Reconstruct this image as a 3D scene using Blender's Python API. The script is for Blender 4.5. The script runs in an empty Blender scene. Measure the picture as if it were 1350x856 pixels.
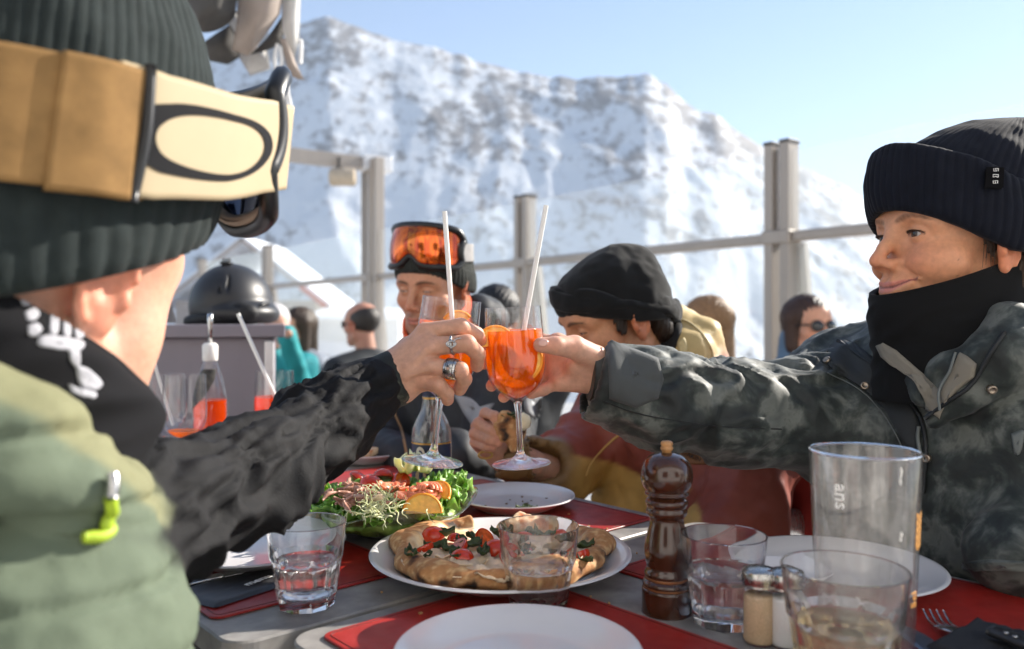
import bpy, bmesh, math, random
import numpy as np
from mathutils import Vector, Matrix
random.seed(7)
rng = np.random.default_rng(7)
SC = bpy.context.scene
COL = SC.collection
FPX, CX, CY, H = 1050.0, 675.0, 426.0, 1.05     # camera: focal length in px of the 1350 px photo, centre, height

def P(px, py, d):
    return np.array([(px-CX)/FPX*d, d, H-(py-CY)/FPX*d])
def A(*v): return np.array(v, dtype=float)
def TZ(px, py, z):
    d = (H-z)*FPX/(py-CY)
    return np.array([(px-CX)/FPX*d, d, z])

# ------------------------------------------------------------------ objects
def mw(o):
    m = o.matrix_basis.copy()
    while o.parent:
        o = o.parent
        m = o.matrix_basis @ m
    return m
def thing(name, label, cat, loc=(0,0,0), group=None, rot=(0,0,0)):
    o = bpy.data.objects.new(name, None); COL.objects.link(o)
    o.empty_display_size = .05
    o.location = Vector([float(c) for c in loc]); o.rotation_euler = rot
    o['label'] = label; o['category'] = cat
    if group: o['group'] = group
    return o
def tag(o, label=None, cat=None, group=None, kind=None):
    if label: o['label'] = label
    if cat: o['category'] = cat
    if group: o['group'] = group
    if kind: o['kind'] = kind
    return o
def mk(name, V, F, mat, parent=None, world=True, col=None, smooth=True, midx=None, origin=None, label=None, sharp=None):
    V = np.asarray(V, dtype=float)
    if world and parent is not None:
        inv = np.array(mw(parent).inverted())
        V = V @ inv[:3,:3].T + inv[:3,3]
    loc = None
    if parent is None:
        loc = np.array(origin if origin is not None else [V[:,0].mean(), V[:,1].mean(), V[:,2].min()], dtype=float)
        if world: V = V-loc
    me = bpy.data.meshes.new(name)
    me.from_pydata(V.tolist(), [], F.tolist() if hasattr(F,'tolist') else F)
    mats = mat if isinstance(mat, (list,tuple)) else [mat]
    for m in mats: me.materials.append(m)
    if midx is not None: me.polygons.foreach_set('material_index', np.asarray(midx, dtype=np.int32))
    me.polygons.foreach_set('use_smooth', np.full(len(me.polygons), bool(smooth)))
    if col is not None:
        c = np.ones((len(V),4)); c[:,:3] = col
        a = me.color_attributes.new('Col','FLOAT_COLOR','POINT'); a.data.foreach_set('color', c.ravel())
    me.update()
    if sharp is not None:
        try: me.set_sharp_from_angle(angle=math.radians(sharp))
        except Exception: pass
    o = bpy.data.objects.new(name, me); COL.objects.link(o)
    if parent is not None: o.parent = parent
    else: o.location = Vector(loc.tolist())
    if label: o['label'] = label
    return o
def copy_tree(o, parent=None):
    c = o.copy(); COL.objects.link(c)
    if parent is not None: c.parent = parent
    for ch in list(o.children): copy_tree(ch, c)
    return c

# ------------------------------------------------------------------ mesh shapes (return V,F)
def join(*parts):
    V=[];F=[];n=0
    for v,f in parts:
        v=np.asarray(v,float); V.append(v); F+= [[i+n for i in q] for q in (f.tolist() if hasattr(f,'tolist') else f)]; n+=len(v)
    return np.vstack(V),F
def box(c, s, rz=0, bev=.0, seg=2, R=None):
    bm=bmesh.new(); bmesh.ops.create_cube(bm,size=1)
    for v in bm.verts: v.co=Vector((v.co.x*s[0],v.co.y*s[1],v.co.z*s[2]))
    if bev>0: bmesh.ops.bevel(bm,geom=list(bm.edges),offset=bev,segments=seg,affect='EDGES',profile=.5)
    V=np.array([v.co[:] for v in bm.verts]); bm.verts.index_update()
    F=[[v.index for v in f.verts] for f in bm.faces]; bm.free()
    if R is not None: V=V@np.asarray(R).T
    elif rz: 
        cz,sz=math.cos(rz),math.sin(rz); V=V@np.array([[cz,sz,0],[-sz,cz,0],[0,0,1]])
    return V+np.asarray(c,float),F
def grid_faces(nu,nv,wu=False,wv=False):
    iu=np.arange(nu if wu else nu-1); iv=np.arange(nv if wv else nv-1)
    a,b=np.meshgrid(iu,iv,indexing='ij'); a=a.ravel();b=b.ravel()
    a1=(a+1)%nu;b1=(b+1)%nv
    return np.stack([a*nv+b,a1*nv+b,a1*nv+b1,a*nv+b1],1)
def lathe(prof, n=48, cap=True):
    prof=np.asarray(prof,float); m=len(prof)
    th=np.arange(n)/n*2*np.pi
    V=np.stack([np.outer(np.cos(th),prof[:,0]),np.outer(np.sin(th),prof[:,0]),np.tile(prof[:,1],(n,1))],2).reshape(-1,3)
    F=grid_faces(n,m,True,False).tolist()
    if cap:
        if prof[0,0]>1e-5: F.append([i*m for i in range(n)][::-1])
        if prof[-1,0]>1e-5: F.append([i*m+m-1 for i in range(n)])
    return V,F
def spline(pts, n):
    pts=np.asarray(pts,float); m=len(pts)
    if m<3:
        t=np.linspace(0,1,n)[:,None]; return pts[0]*(1-t)+pts[-1]*t
    q=np.vstack([2*pts[0]-pts[1],pts,2*pts[-1]-pts[-2]])
    out=[]
    for s in np.linspace(0,m-1-1e-9,n):
        i=int(s);t=s-i; p0,p1,p2,p3=q[i],q[i+1],q[i+2],q[i+3]
        out.append(.5*((2*p1)+(-p0+p2)*t+(2*p0-5*p1+4*p2-p3)*t*t+(-p0+3*p1-3*p2+p3)*t**3))
    return np.array(out)
def tube(pts, r, n=8, m=None, closed=False, squash=None):
    pts=np.asarray(pts,float)
    if m: 
        rr=r if np.ndim(r) else None
        if rr is not None: r=np.interp(np.linspace(0,1,m),np.linspace(0,1,len(rr)),rr)
        pts=spline(pts,m)
    k=len(pts); r=np.full(k,r) if np.ndim(r)==0 else np.asarray(r)
    T=np.gradient(pts,axis=0)
    if closed: T=np.roll(pts,-1,0)-np.roll(pts,1,0)
    T/=np.linalg.norm(T,axis=1)[:,None]+1e-12
    up=A(0,0,1) if abs(T[0,2])<.9 else A(1,0,0)
    N=[];nv=np.cross(T[0],up);nv/=np.linalg.norm(nv)
    for i in range(k):
        nv=nv-T[i]*nv.dot(T[i]);nv/=np.linalg.norm(nv);N.append(nv.copy())
    N=np.array(N);B=np.cross(T,N)
    th=np.arange(n)/n*2*np.pi
    sq=squash or 1
    V=(pts[:,None]+r[:,None,None]*(np.cos(th)[None,:,None]*N[:,None]+sq*np.sin(th)[None,:,None]*B[:,None])).reshape(-1,3)
    F=grid_faces(k,n,closed,True).tolist()
    if not closed:
        F.append(list(range(n))[::-1]);F.append([(k-1)*n+i for i in range(n)])
    return V,F
def rotz(a): c,s=math.cos(a),math.sin(a); return np.array([[c,-s,0],[s,c,0],[0,0,1]])
def rotx(a): c,s=math.cos(a),math.sin(a); return np.array([[1,0,0],[0,c,-s],[0,s,c]])
def roty(a): c,s=math.cos(a),math.sin(a); return np.array([[c,0,s],[0,1,0],[-s,0,c]])
def text_mesh(s, size, ext=.0004):
    cu=bpy.data.curves.new('lettering','FONT'); cu.body=s; cu.size=size; cu.extrude=ext; cu.align_x='CENTER'; cu.align_y='CENTER'; cu.resolution_u=3
    o=bpy.data.objects.new('lettering',cu); COL.objects.link(o)
    dg=bpy.context.evaluated_depsgraph_get(); dg.update(); me=o.evaluated_get(dg).to_mesh()
    V=np.array([v.co[:] for v in me.vertices]); F=[list(p.vertices) for p in me.polygons]
    o.evaluated_get(dg).to_mesh_clear(); bpy.data.objects.remove(o); bpy.data.curves.remove(cu)
    return V,F

# ------------------------------------------------------------------ noise
def perlin(p, seed=0):
    p=np.asarray(p,float); i=np.floor(p).astype(np.int64); f=p-i; u=f*f*f*(f*(f*6-15)+10)
    out=0
    for dx in (0,1):
        for dy in (0,1):
            for dz in (0,1):
                h=((i[:,0]+dx)*1619+(i[:,1]+dy)*31337+(i[:,2]+dz)*6971+seed*1013)&0x7fffffff
                h=(h>>13)^h; h=(h*(h*h*60493+19990303)+1376312589)&0x7fffffff
                g=((h&1023)/511.5-1)*(f[:,0]-dx)+(((h>>10)&1023)/511.5-1)*(f[:,1]-dy)+(((h>>20)&1023)/511.5-1)*(f[:,2]-dz)
                w=(u[:,0] if dx else 1-u[:,0])*(u[:,1] if dy else 1-u[:,1])*(u[:,2] if dz else 1-u[:,2])
                out=out+w*g
    return out
def fbm(p,o=4,seed=0):
    s=0;a=1;p=np.asarray(p,float)
    for k in range(o): s=s+a*perlin(p*2**k,seed+k*7); a*=.5
    return s
def ridge(p,seed=0): return 1-np.abs(perlin(p,seed))*2.2
def sstep(a,b,x): t=np.clip((x-a)/(b-a),0,1); return t*t*(3-2*t)

# ------------------------------------------------------------------ signed distances and surface nets
def smin(a,b,k):
    if k<=0: return np.minimum(a,b)
    h=np.clip(.5+.5*(b-a)/k,0,1); return b*(1-h)+a*h-k*h*(1-h)
def smax(a,b,k): return -smin(-a,-b,k)
def rcone(p,a,b,ra,rb):
    a=np.asarray(a,float);b=np.asarray(b,float);ba=b-a
    t=np.clip(((p-a)@ba)/(ba@ba+1e-12),0,1)
    return np.linalg.norm(p-a-t[:,None]*ba,axis=1)-(ra+(rb-ra)*t)
def ell(p,c,r,R=None):
    q=p-np.asarray(c,float)
    if R is not None: q=q@np.asarray(R)
    r=np.asarray(r,float); k0=np.linalg.norm(q/r,axis=1); k1=np.linalg.norm(q/(r*r),axis=1)+1e-9
    return k0*(k0-1)/k1
def sph(p,c,r): return np.linalg.norm(p-np.asarray(c,float),axis=1)-r
def chain(p,pts,k=.01):
    d=None
    for (a,ra),(b,rb) in zip(pts[:-1],pts[1:]):
        e=rcone(p,a,b,ra,rb); d=e if d is None else smin(d,e,k)
    return d
def rbox(p,c,s,r,R=None):
    q=p-np.asarray(c,float)
    if R is not None: q=q@np.asarray(R)
    q=np.abs(q)-np.asarray(s)+r
    return np.linalg.norm(np.maximum(q,0),axis=1)+np.minimum(q.max(1),0)-r
def snet(f,lo,hi,h,c=4):
    lo=np.asarray(lo,float);hi=np.asarray(hi,float)
    nb=np.ceil((hi-lo)/(h*c)).astype(int)+1; n=nb*c
    ax=[lo[i]+h*c*(np.arange(nb[i])+.5)-h*.5 for i in range(3)]
    G=np.stack(np.meshgrid(*ax,indexing='ij'),-1).reshape(-1,3)
    cv=f(G).reshape(nb)
    D=np.repeat(np.repeat(np.repeat(cv,c,0),c,1),c,2).astype(np.float32)
    act=np.argwhere(np.abs(cv)<c*h*1.5)
    off=np.stack(np.meshgrid(*[np.arange(c)]*3,indexing='ij'),-1).reshape(-1,3)
    CH=6000
    for s in range(0,len(act),CH):
        ix=(act[s:s+CH,None]*c+off[None]).reshape(-1,3)
        D[ix[:,0],ix[:,1],ix[:,2]]=f(lo+ix*h)
    I=D<0
    C=np.zeros(np.array(n)-1,dtype=np.uint8)
    sl=lambda d,k: slice(d,k-1+d)
    for dx in (0,1):
        for dy in (0,1):
            for dz in (0,1): C+=I[sl(dx,n[0]),sl(dy,n[1]),sl(dz,n[2])]
    cells=np.argwhere((C>0)&(C<8))
    idx=-np.ones(C.shape,dtype=np.int64); idx[cells[:,0],cells[:,1],cells[:,2]]=np.arange(len(cells))
    acc=np.zeros((len(cells),3));cnt=np.zeros(len(cells))
    cor=[(a,b,d) for a in (0,1) for b in (0,1) for d in (0,1)]
    for a in cor:
        for axi in range(3):
            if a[axi]: continue
            b=list(a);b[axi]=1
            va=D[cells[:,0]+a[0],cells[:,1]+a[1],cells[:,2]+a[2]].astype(float); vb=D[cells[:,0]+b[0],cells[:,1]+b[1],cells[:,2]+b[2]].astype(float)
            m=(va<0)!=(vb<0); t=np.where(m,va/(va-vb+1e-20),0)
            pt=np.tile(np.array(a,float),(len(cells),1)); pt[:,axi]=t
            acc[m]+=pt[m];cnt[m]+=1
    V=lo+h*(cells+acc/np.maximum(cnt,1)[:,None])
    F=[]
    for axi in range(3):
        s0=[slice(None)]*3;s1=[slice(None)]*3;s0[axi]=slice(0,-1);s1[axi]=slice(1,None)
        ch=I[tuple(s0)]!=I[tuple(s1)]
        e=np.argwhere(ch); u,w=[i for i in range(3) if i!=axi]
        ok=(e[:,u]>0)&(e[:,w]>0)&(e[:,u]<n[u]-1)&(e[:,w]<n[w]-1); e=e[ok]
        q=[]
        for du,dw in ((1,1),(0,1),(0,0),(1,0)):
            g=e.copy();g[:,u]-=du;g[:,w]-=dw; q.append(idx[g[:,0],g[:,1],g[:,2]])
        q=np.stack(q,1)
        fl=I[e[:,0],e[:,1],e[:,2]]
        if axi==1: fl=~fl
        q[~fl]=q[~fl][:,::-1]
        F.append(q[(q>=0).all(1)])
    return V,np.vstack(F)
def vnormals(V,F):
    F=np.asarray(F); a=np.cross(V[F[:,2]]-V[F[:,0]],V[F[:,3]]-V[F[:,1]])
    N=np.zeros_like(V)
    for k in range(4): np.add.at(N,F[:,k],a)
    return N/(np.linalg.norm(N,axis=1)[:,None]+1e-12)
def relax(V,F,it=1,w=.5):
    F=np.asarray(F)
    for _ in range(it):
        S=np.zeros_like(V);c=np.zeros(len(V))
        for k in range(4):
            np.add.at(S,F[:,k],V[F[:,(k+1)%4]]+V[F[:,(k+3)%4]]); np.add.at(c,F[:,k],2)
        V=V*(1-w)+w*S/np.maximum(c,1)[:,None]
    return V
def frame_from(fwd, pitch=0, roll=0):
    """columns: right(x), forward(y), up(z) of a head that looks along fwd (xy)"""
    f=np.array([fwd[0],fwd[1],0.]);f/=np.linalg.norm(f); r=np.array([f[1],-f[0],0.])
    R=np.stack([r,f,A(0,0,1)],1)
    return R@rotx(pitch)@roty(roll)

# ------------------------------------------------------------------ materials
def nt(name):
    m=bpy.data.materials.new(name); m.use_nodes=True; t=m.node_tree; t.nodes.clear()
    out=t.nodes.new('ShaderNodeOutputMaterial'); return m,t,out
def N(t,typ,**kw):
    n=t.nodes.new('ShaderNode'+typ)
    for k,v in kw.items():
        if k in n.inputs: n.inputs[k].default_value=v
        else: setattr(n,k,v)
    return n
def mix_rgb(t,fac,a,b,blend='MIX'):
    n=t.nodes.new('ShaderNodeMix'); n.data_type='RGBA'; n.blend_type=blend
    for s,v in ((0,fac),(6,a),(7,b)):
        if isinstance(v,(int,float)): n.inputs[s].default_value=v
        elif isinstance(v,(tuple,list)): n.inputs[s].default_value=(*v[:3],1)
        else: t.links.new(v,n.inputs[s])
    return n.outputs[2]
def ramp(t,fac,stops,interp='LINEAR'):
    n=t.nodes.new('ShaderNodeValToRGB'); n.color_ramp.interpolation=interp; e=n.color_ramp.elements
    while len(e)<len(stops): e.new(.5)
    for x,(p,c) in zip(e,stops): x.position=p; x.color=(*c[:3],1) if isinstance(c,(tuple,list)) else (c,c,c,1)
    t.links.new(fac,n.inputs[0]); return n.outputs[0]
def noise(t,vec,scale,detail=4,rough=.55,dist=0):
    n=N(t,'TexNoise'); n.inputs['Scale'].default_value=scale; n.inputs['Detail'].default_value=detail
    n.inputs['Roughness'].default_value=rough; n.inputs['Distortion'].default_value=dist
    t.links.new(vec,n.inputs['Vector']); return n.outputs['Fac']
def M(name, col=(.5,.5,.5), rough=.6, metal=0, var=.12, vs=18, col2=None, attr=False, bump=0, bs=300, bdist=.001, wave=None,
      sss=0, sssr=(.008,.003,.0015), sheen=0, coat=0, spec=.5, rvar=0, stretch=None, camo=None, trans=0, ior=1.45, bdet=3):
    m,t,out=nt(name); b=N(t,'BsdfPrincipled'); t.links.new(b.outputs[0],out.inputs[0])
    tc=N(t,'TexCoord'); vec=tc.outputs['Object']
    if stretch:
        mp=N(t,'Mapping'); mp.inputs['Scale'].default_value=stretch; t.links.new(vec,mp.inputs[0]); vec=mp.outputs[0]
    if attr:
        a=N(t,'Attribute',attribute_name='Col'); base=a.outputs['Color']
    else:
        r=N(t,'RGB'); r.outputs[0].default_value=(*col,1); base=r.outputs[0]
    nz=noise(t,vec,vs)
    if camo: base=ramp(t,noise(t,vec,camo[0],4,.58,.35),camo[1])
    if col2: base=mix_rgb(t,ramp(t,nz,[(.38,0.),(.62,1.)]),base,col2)
    if var: 
        k=ramp(t,nz,[(.25,1-var),(.75,1+var*.6)]); base=mix_rgb(t,1.0,base,k,'MULTIPLY')
    t.links.new(base,b.inputs['Base Color'])
    b.inputs['Metallic'].default_value=metal; b.inputs['Roughness'].default_value=rough
    b.inputs['Specular IOR Level'].default_value=spec; b.inputs['IOR'].default_value=ior
    if rvar:
        rr=N(t,'MapRange'); rr.inputs[3].default_value=max(0,rough-rvar); rr.inputs[4].default_value=rough+rvar
        t.links.new(noise(t,vec,vs*2.3),rr.inputs[0]); t.links.new(rr.outputs[0],b.inputs['Roughness'])
    if sss:
        b.inputs['Subsurface Weight'].default_value=sss; b.inputs['Subsurface Radius'].default_value=sssr; b.inputs['Subsurface Scale'].default_value=1
    if sheen: b.inputs['Sheen Weight'].default_value=sheen; b.inputs['Sheen Roughness'].default_value=.5
    if coat: b.inputs['Coat Weight'].default_value=coat; b.inputs['Coat Roughness'].default_value=.06
    if trans: b.inputs['Transmission Weight'].default_value=trans
    if bump or wave:
        bp=N(t,'Bump'); bp.inputs['Distance'].default_value=bdist; bp.inputs['Strength'].default_value=bump or wave[1]
        if wave:
            w=N(t,'TexWave'); w.inputs['Scale'].default_value=wave[0]; w.inputs['Distortion'].default_value=wave[2] if len(wave)>2 else 1
            if len(wave)>3: w.bands_direction=wave[3]
            t.links.new(vec,w.inputs['Vector']); t.links.new(w.outputs['Fac'],bp.inputs['Height'])
        else: t.links.new(noise(t,vec,bs,bdet,.6),bp.inputs['Height'])
        t.links.new(bp.outputs[0],b.inputs['Normal'])
    return m
def front_only_ior(t,fr,ior):
    # same reflectance from either face of a thin wall (no total internal reflection)
    g=N(t,'NewGeometry'); mr=N(t,'MapRange'); mr.inputs[3].default_value=ior; mr.inputs[4].default_value=1/ior
    t.links.new(g.outputs['Backfacing'],mr.inputs[0]); t.links.new(mr.outputs[0],fr.inputs[0])
def glass(name, tint=(1,1,1), rough=0, ior=1.5, shadow=0.0):
    m,t,out=nt(name); g=N(t,'BsdfGlass'); g.inputs['Color'].default_value=(*tint,1); g.inputs['Roughness'].default_value=rough; g.inputs['IOR'].default_value=ior
    if shadow:
        tr=N(t,'BsdfTransparent'); tr.inputs[0].default_value=(*tint,1); mx=N(t,'MixShader'); mx.inputs[0].default_value=shadow
        t.links.new(g.outputs[0],mx.inputs[1]); t.links.new(tr.outputs[0],mx.inputs[2]); t.links.new(mx.outputs[0],out.inputs[0])
    else: t.links.new(g.outputs[0],out.inputs[0])
    return m
def thinglass(name, tint=(.98,.985,.985), ior=1.5, rough=.0, milky=0.0, dirt=0.0, boost=1.0):
    m,t,out=nt(name); tr=N(t,'BsdfTransparent'); tr.inputs[0].default_value=(*tint,1)
    gl=N(t,'BsdfGlossy'); gl.inputs['Roughness'].default_value=rough
    fr=N(t,'Fresnel'); front_only_ior(t,fr,ior)
    mu=N(t,'Math',operation='MULTIPLY'); mu.inputs[1].default_value=boost; mu.use_clamp=True; t.links.new(fr.outputs[0],mu.inputs[0])
    mx=N(t,'MixShader'); t.links.new(mu.outputs[0],mx.inputs[0]); t.links.new(gl.outputs[0],mx.inputs[2])
    src=tr.outputs[0]
    if milky or dirt:
        tl=N(t,'BsdfTranslucent'); tl.inputs[0].default_value=(.9,.88,.86,1); df=N(t,'BsdfDiffuse'); df.inputs[0].default_value=(.9,.88,.86,1)
        ad=N(t,'MixShader'); ad.inputs[0].default_value=.5; t.links.new(tl.outputs[0],ad.inputs[1]); t.links.new(df.outputs[0],ad.inputs[2])
        m2=N(t,'MixShader'); m2.inputs[0].default_value=milky
        if dirt:
            tc=N(t,'TexCoord'); mp=N(t,'Mapping'); mp.inputs['Scale'].default_value=(1,1,.35); t.links.new(tc.outputs['Object'],mp.inputs[0])
            f=ramp(t,noise(t,mp.outputs[0],70,5,.7),[(.5,milky),(.75,milky+dirt)]); t.links.new(f,m2.inputs[0])
        t.links.new(tr.outputs[0],m2.inputs[1]); t.links.new(ad.outputs[0],m2.inputs[2]); src=m2.outputs[0]
    t.links.new(src,mx.inputs[1]); t.links.new(mx.outputs[0],out.inputs[0]); return m
def drink_mat(name, tcol, scol, body=.4):
    m,t,out=nt(name); tr=N(t,'BsdfTransparent'); tr.inputs[0].default_value=(*tcol,1)
    b=N(t,'BsdfTranslucent'); tc=N(t,'TexCoord'); nz=noise(t,tc.outputs['Object'],60,3,.6,.5)
    c=mix_rgb(t,nz,scol,tuple(min(1,x*1.5+.01) for x in scol)); t.links.new(c,b.inputs[0])
    d=N(t,'BsdfDiffuse'); t.links.new(c,d.inputs[0])
    m0=N(t,'MixShader'); m0.inputs[0].default_value=.3; t.links.new(b.outputs[0],m0.inputs[1]); t.links.new(d.outputs[0],m0.inputs[2])
    m1=N(t,'MixShader'); m1.inputs[0].default_value=body; t.links.new(tr.outputs[0],m1.inputs[1]); t.links.new(m0.outputs[0],m1.inputs[2])
    gl=N(t,'BsdfGlossy'); gl.inputs['Roughness'].default_value=.02; fr=N(t,'Fresnel'); front_only_ior(t,fr,1.16)
    m2=N(t,'MixShader'); t.links.new(fr.outputs[0],m2.inputs[0]); t.links.new(m1.outputs[0],m2.inputs[1]); t.links.new(gl.outputs[0],m2.inputs[2])
    t.links.new(m2.outputs[0],out.inputs[0]); return m
# ================================================================== camera, sky, sun
cam_d=bpy.data.cameras.new('camera'); cam=bpy.data.objects.new('camera',cam_d); COL.objects.link(cam); SC.camera=cam
cam.location=(0,0,H); cam.rotation_euler=(math.radians(90),0,0)
cam_d.sensor_width=36; cam_d.lens=36*FPX/1350; cam_d.shift_y=-(428-CY)/1350
cam_d.clip_start=.02; cam_d.clip_end=6000
cam_d.dof.use_dof=True; cam_d.dof.focus_distance=1.0; cam_d.dof.aperture_fstop=3.6; cam_d.dof.aperture_blades=9
SUN_EL, SUN_AZ = math.radians(29), math.radians(59)      # azimuth from +Y towards +X
sdir=A(math.sin(SUN_AZ)*math.cos(SUN_EL),math.cos(SUN_AZ)*math.cos(SUN_EL),math.sin(SUN_EL))
w=bpy.data.worlds.new('World'); SC.world=w; w.use_nodes=True; t=w.node_tree; t.nodes.clear()
sky=t.nodes.new('ShaderNodeTexSky'); sky.sky_type='NISHITA'; sky.sun_disc=False; sky.sun_elevation=SUN_EL; sky.sun_rotation=SUN_AZ
sky.altitude=2300; sky.air_density=1.15; sky.dust_density=.7; sky.ozone_density=1.0
bg=t.nodes.new('ShaderNodeBackground'); bg.inputs[1].default_value=.086; ow=t.nodes.new('ShaderNodeOutputWorld')
t.links.new(sky.outputs[0],bg.inputs[0]); t.links.new(bg.outputs[0],ow.inputs[0])
sl=bpy.data.lights.new('sun','SUN'); sl.energy=5.0; sl.angle=math.radians(.53); sl.color=(1,.93,.83)
so=bpy.data.objects.new('sun',sl); COL.objects.link(so); so.rotation_euler=Vector(-sdir).to_track_quat('-Z','Y').to_euler()
SC.view_settings.view_transform='Standard'; SC.view_settings.look='None'; SC.view_settings.gamma=1; SC.view_settings.exposure=1.36
SC.cycles.max_bounces=24; SC.cycles.transparent_max_bounces=40; SC.cycles.transmission_bounces=16; SC.cycles.glossy_bounces=6; SC.cycles.diffuse_bounces=4
SC.cycles.use_denoising=True; SC.cycles.sample_clamp_indirect=6
try: SC.cycles.denoiser='OPENIMAGEDENOISE'
except Exception: pass

# ================================================================== ground, mountain
m_deck=M('deck boards',(.50,.48,.46),.75,var=.25,vs=6,stretch=(1,12,1),bump=.3,bs=40)
V,F=join(*[box((-3.1,-1.9+.145*k,-.02),(14,.139,.04),bev=.004,seg=1) for k in range(86)])
mk('deck',V,F,m_deck,smooth=False,origin=(0,0,-.04)).__setitem__('kind','structure')

def snow_mat(name,rock):
    m,t,out=nt(name); b=N(t,'BsdfPrincipled'); t.links.new(b.outputs[0],out.inputs[0]); b.inputs['Roughness'].default_value=.75
    tc=N(t,'TexCoord'); vec=tc.outputs['Object']; col=(.66,.685,.715)
    if rock:
        geo=N(t,'NewGeometry'); a=N(t,'Attribute',attribute_name='Col')
        mpr=N(t,'Mapping'); mpr.inputs['Rotation'].default_value=(0,0,.6); mpr.inputs['Scale'].default_value=(1,.45,1); t.links.new(vec,mpr.inputs[0]); n1=noise(t,mpr.outputs[0],.060,9,.72,.2); n2=noise(t,vec,.006,4,.6)
        s=N(t,'Math',operation='ADD'); t.links.new(n1,s.inputs[0])
        s2=N(t,'Math',operation='MULTIPLY_ADD'); t.links.new(n2,s2.inputs[0]); s2.inputs[1].default_value=.45; t.links.new(a.outputs['Fac'],s2.inputs[2]); t.links.new(s2.outputs[0],s.inputs[1])
        msk=ramp(t,s.outputs[0],[(.82,0.),(.91,1.)])
        rc=ramp(t,noise(t,vec,.05,5,.6),[(.3,(.15,.145,.15)),(.7,(.30,.285,.28))])
        t.links.new(mix_rgb(t,msk,col,rc),b.inputs['Base Color'])
        bp=N(t,'Bump'); bp.inputs['Distance'].default_value=6; bp.inputs['Strength'].default_value=.5; t.links.new(noise(t,vec,.03,6,.65),bp.inputs['Height']); t.links.new(bp.outputs[0],b.inputs['Normal'])
    else:
        k=ramp(t,noise(t,vec,.6,5),[(.3,(.66,.68,.71)),(.7,(.76,.77,.79))]); t.links.new(k,b.inputs['Base Color'])
        bp=N(t,'Bump'); bp.inputs['Distance'].default_value=.2; bp.inputs['Strength'].default_value=.5; t.links.new(noise(t,vec,1.2,5),bp.inputs['Height']); t.links.new(bp.outputs[0],b.inputs['Normal'])
    return m
xs=np.concatenate([np.linspace(-3000,-60,30),np.linspace(-50,50,60),np.linspace(60,3000,30)]); ys=np.concatenate([np.linspace(-3000,-30,16),np.linspace(-20,60,60),np.linspace(70,3500,40)])
X,Y=np.meshgrid(xs,ys,indexing='ij'); q=np.stack([X.ravel(),Y.ravel(),0*X.ravel()],1)
rad=np.hypot(q[:,0],q[:,1]); azi=np.arctan2(q[:,0],q[:,1]); Z=-.35+.35*fbm(q*.06,3)*sstep(12,30,rad)-np.clip(rad-13,0,900)*.42*np.clip(sstep(-.30,.05,azi)*(np.abs(azi)<2.6)+sstep(60,140,rad),0,1)*sstep(11,30,rad); q[:,2]=Z-.25*(1-sstep(14,20,np.hypot(q[:,0],q[:,1])))
mk('snow_ground',q,grid_faces(len(xs),len(ys)),snow_mat('snow field',False),origin=(0,0,-.5)).__setitem__('kind','structure')

RID=[(-900,150),(-300,120),(0,90),(200,70),(330,48),(400,30),(432,20),(470,34),(520,52),(575,62),(640,84),(700,96),(760,104),(800,100),(850,97),(878,108),(905,136),(945,152),(985,182),(1040,210),(1100,238),(1145,266),(1250,330),(1400,385),(1700,395),(2400,400)]
na,nr=620,260; pa=np.linspace(-700,2200,na); D=1000.
py=np.interp(pa,[r[0] for r in RID],[r[1] for r in RID])
hr=(426-py)/FPX*D; hrn=-7*fbm(np.stack([pa*.03,pa*0,pa*0],1),5,3)/FPX*D
rr=np.concatenate([np.linspace(0,1,200)**.9,np.linspace(1.01,1.8,60)])
PA,RR=np.meshgrid(pa,rr,indexing='ij'); HR=np.repeat(hr[:,None],nr,1)
dist=430+(D-430)*RR
front=np.where(RR<=1,RR**1.08,np.maximum(0,1-(RR-1)*1.1))
xx=(PA-675)/FPX*dist
q=np.stack([xx.ravel(),dist.ravel(),(HR*front+hrn[:,None]*np.exp(-((RR-1)/.10)**2)-(1-np.clip(RR,0,1))**1.3*330).ravel()],1)
u=RR.ravel(); mask=np.where(u<=1,np.sin(np.pi*np.clip(u,0,1))**.8*.9+.05,.3)
sk=np.stack([q[:,0]*.007+q[:,1]*.006,q[:,1]*.010-q[:,0]*.002,q[:,0]*0],1)
zz=q[:,2]+mask*(13*(ridge(sk*.9+.6*fbm(q*.004,2,5)[:,None],11)-.55)+9*fbm(q*A(.02,.017,0)+.8*fbm(q*.006,2,15)[:,None],5,21))
q[:,2]=zz
hf=np.clip(q[:,2]/350,0,1)
dens=.015+.15*np.clip(hf,0,.85)*np.clip(u,0,1)
# spur running down to the right of the summit shoulder
dens+= .10*np.exp(-((PA.ravel()-(905+140*(1-u)*1.6))/26)**2)*sstep(.72,.97,u)
Zg=q[:,2].reshape(na,nr); lap=np.zeros_like(Zg); lap[2:-2,2:-2]=Zg[2:-2,2:-2]-.25*(Zg[4:,2:-2]+Zg[:-4,2:-2]+Zg[2:-2,4:]+Zg[2:-2,:-4])
dens=dens*.8+.05*np.clip(lap.ravel()/1.6,-.6,1)+.11*fbm(q@rotz(.6)*A(.011,.004,.011),5,91)
dens+=.075*sstep(870,960,PA.ravel())*(.6+.4*np.sin(u*9))+.03*sstep(.55,.9,u)
mk('mountain',q,grid_faces(na,nr),snow_mat('snow and rock',True),col=np.stack([dens]*3,1),origin=(0,600,0)).__setitem__('kind','structure')

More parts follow.
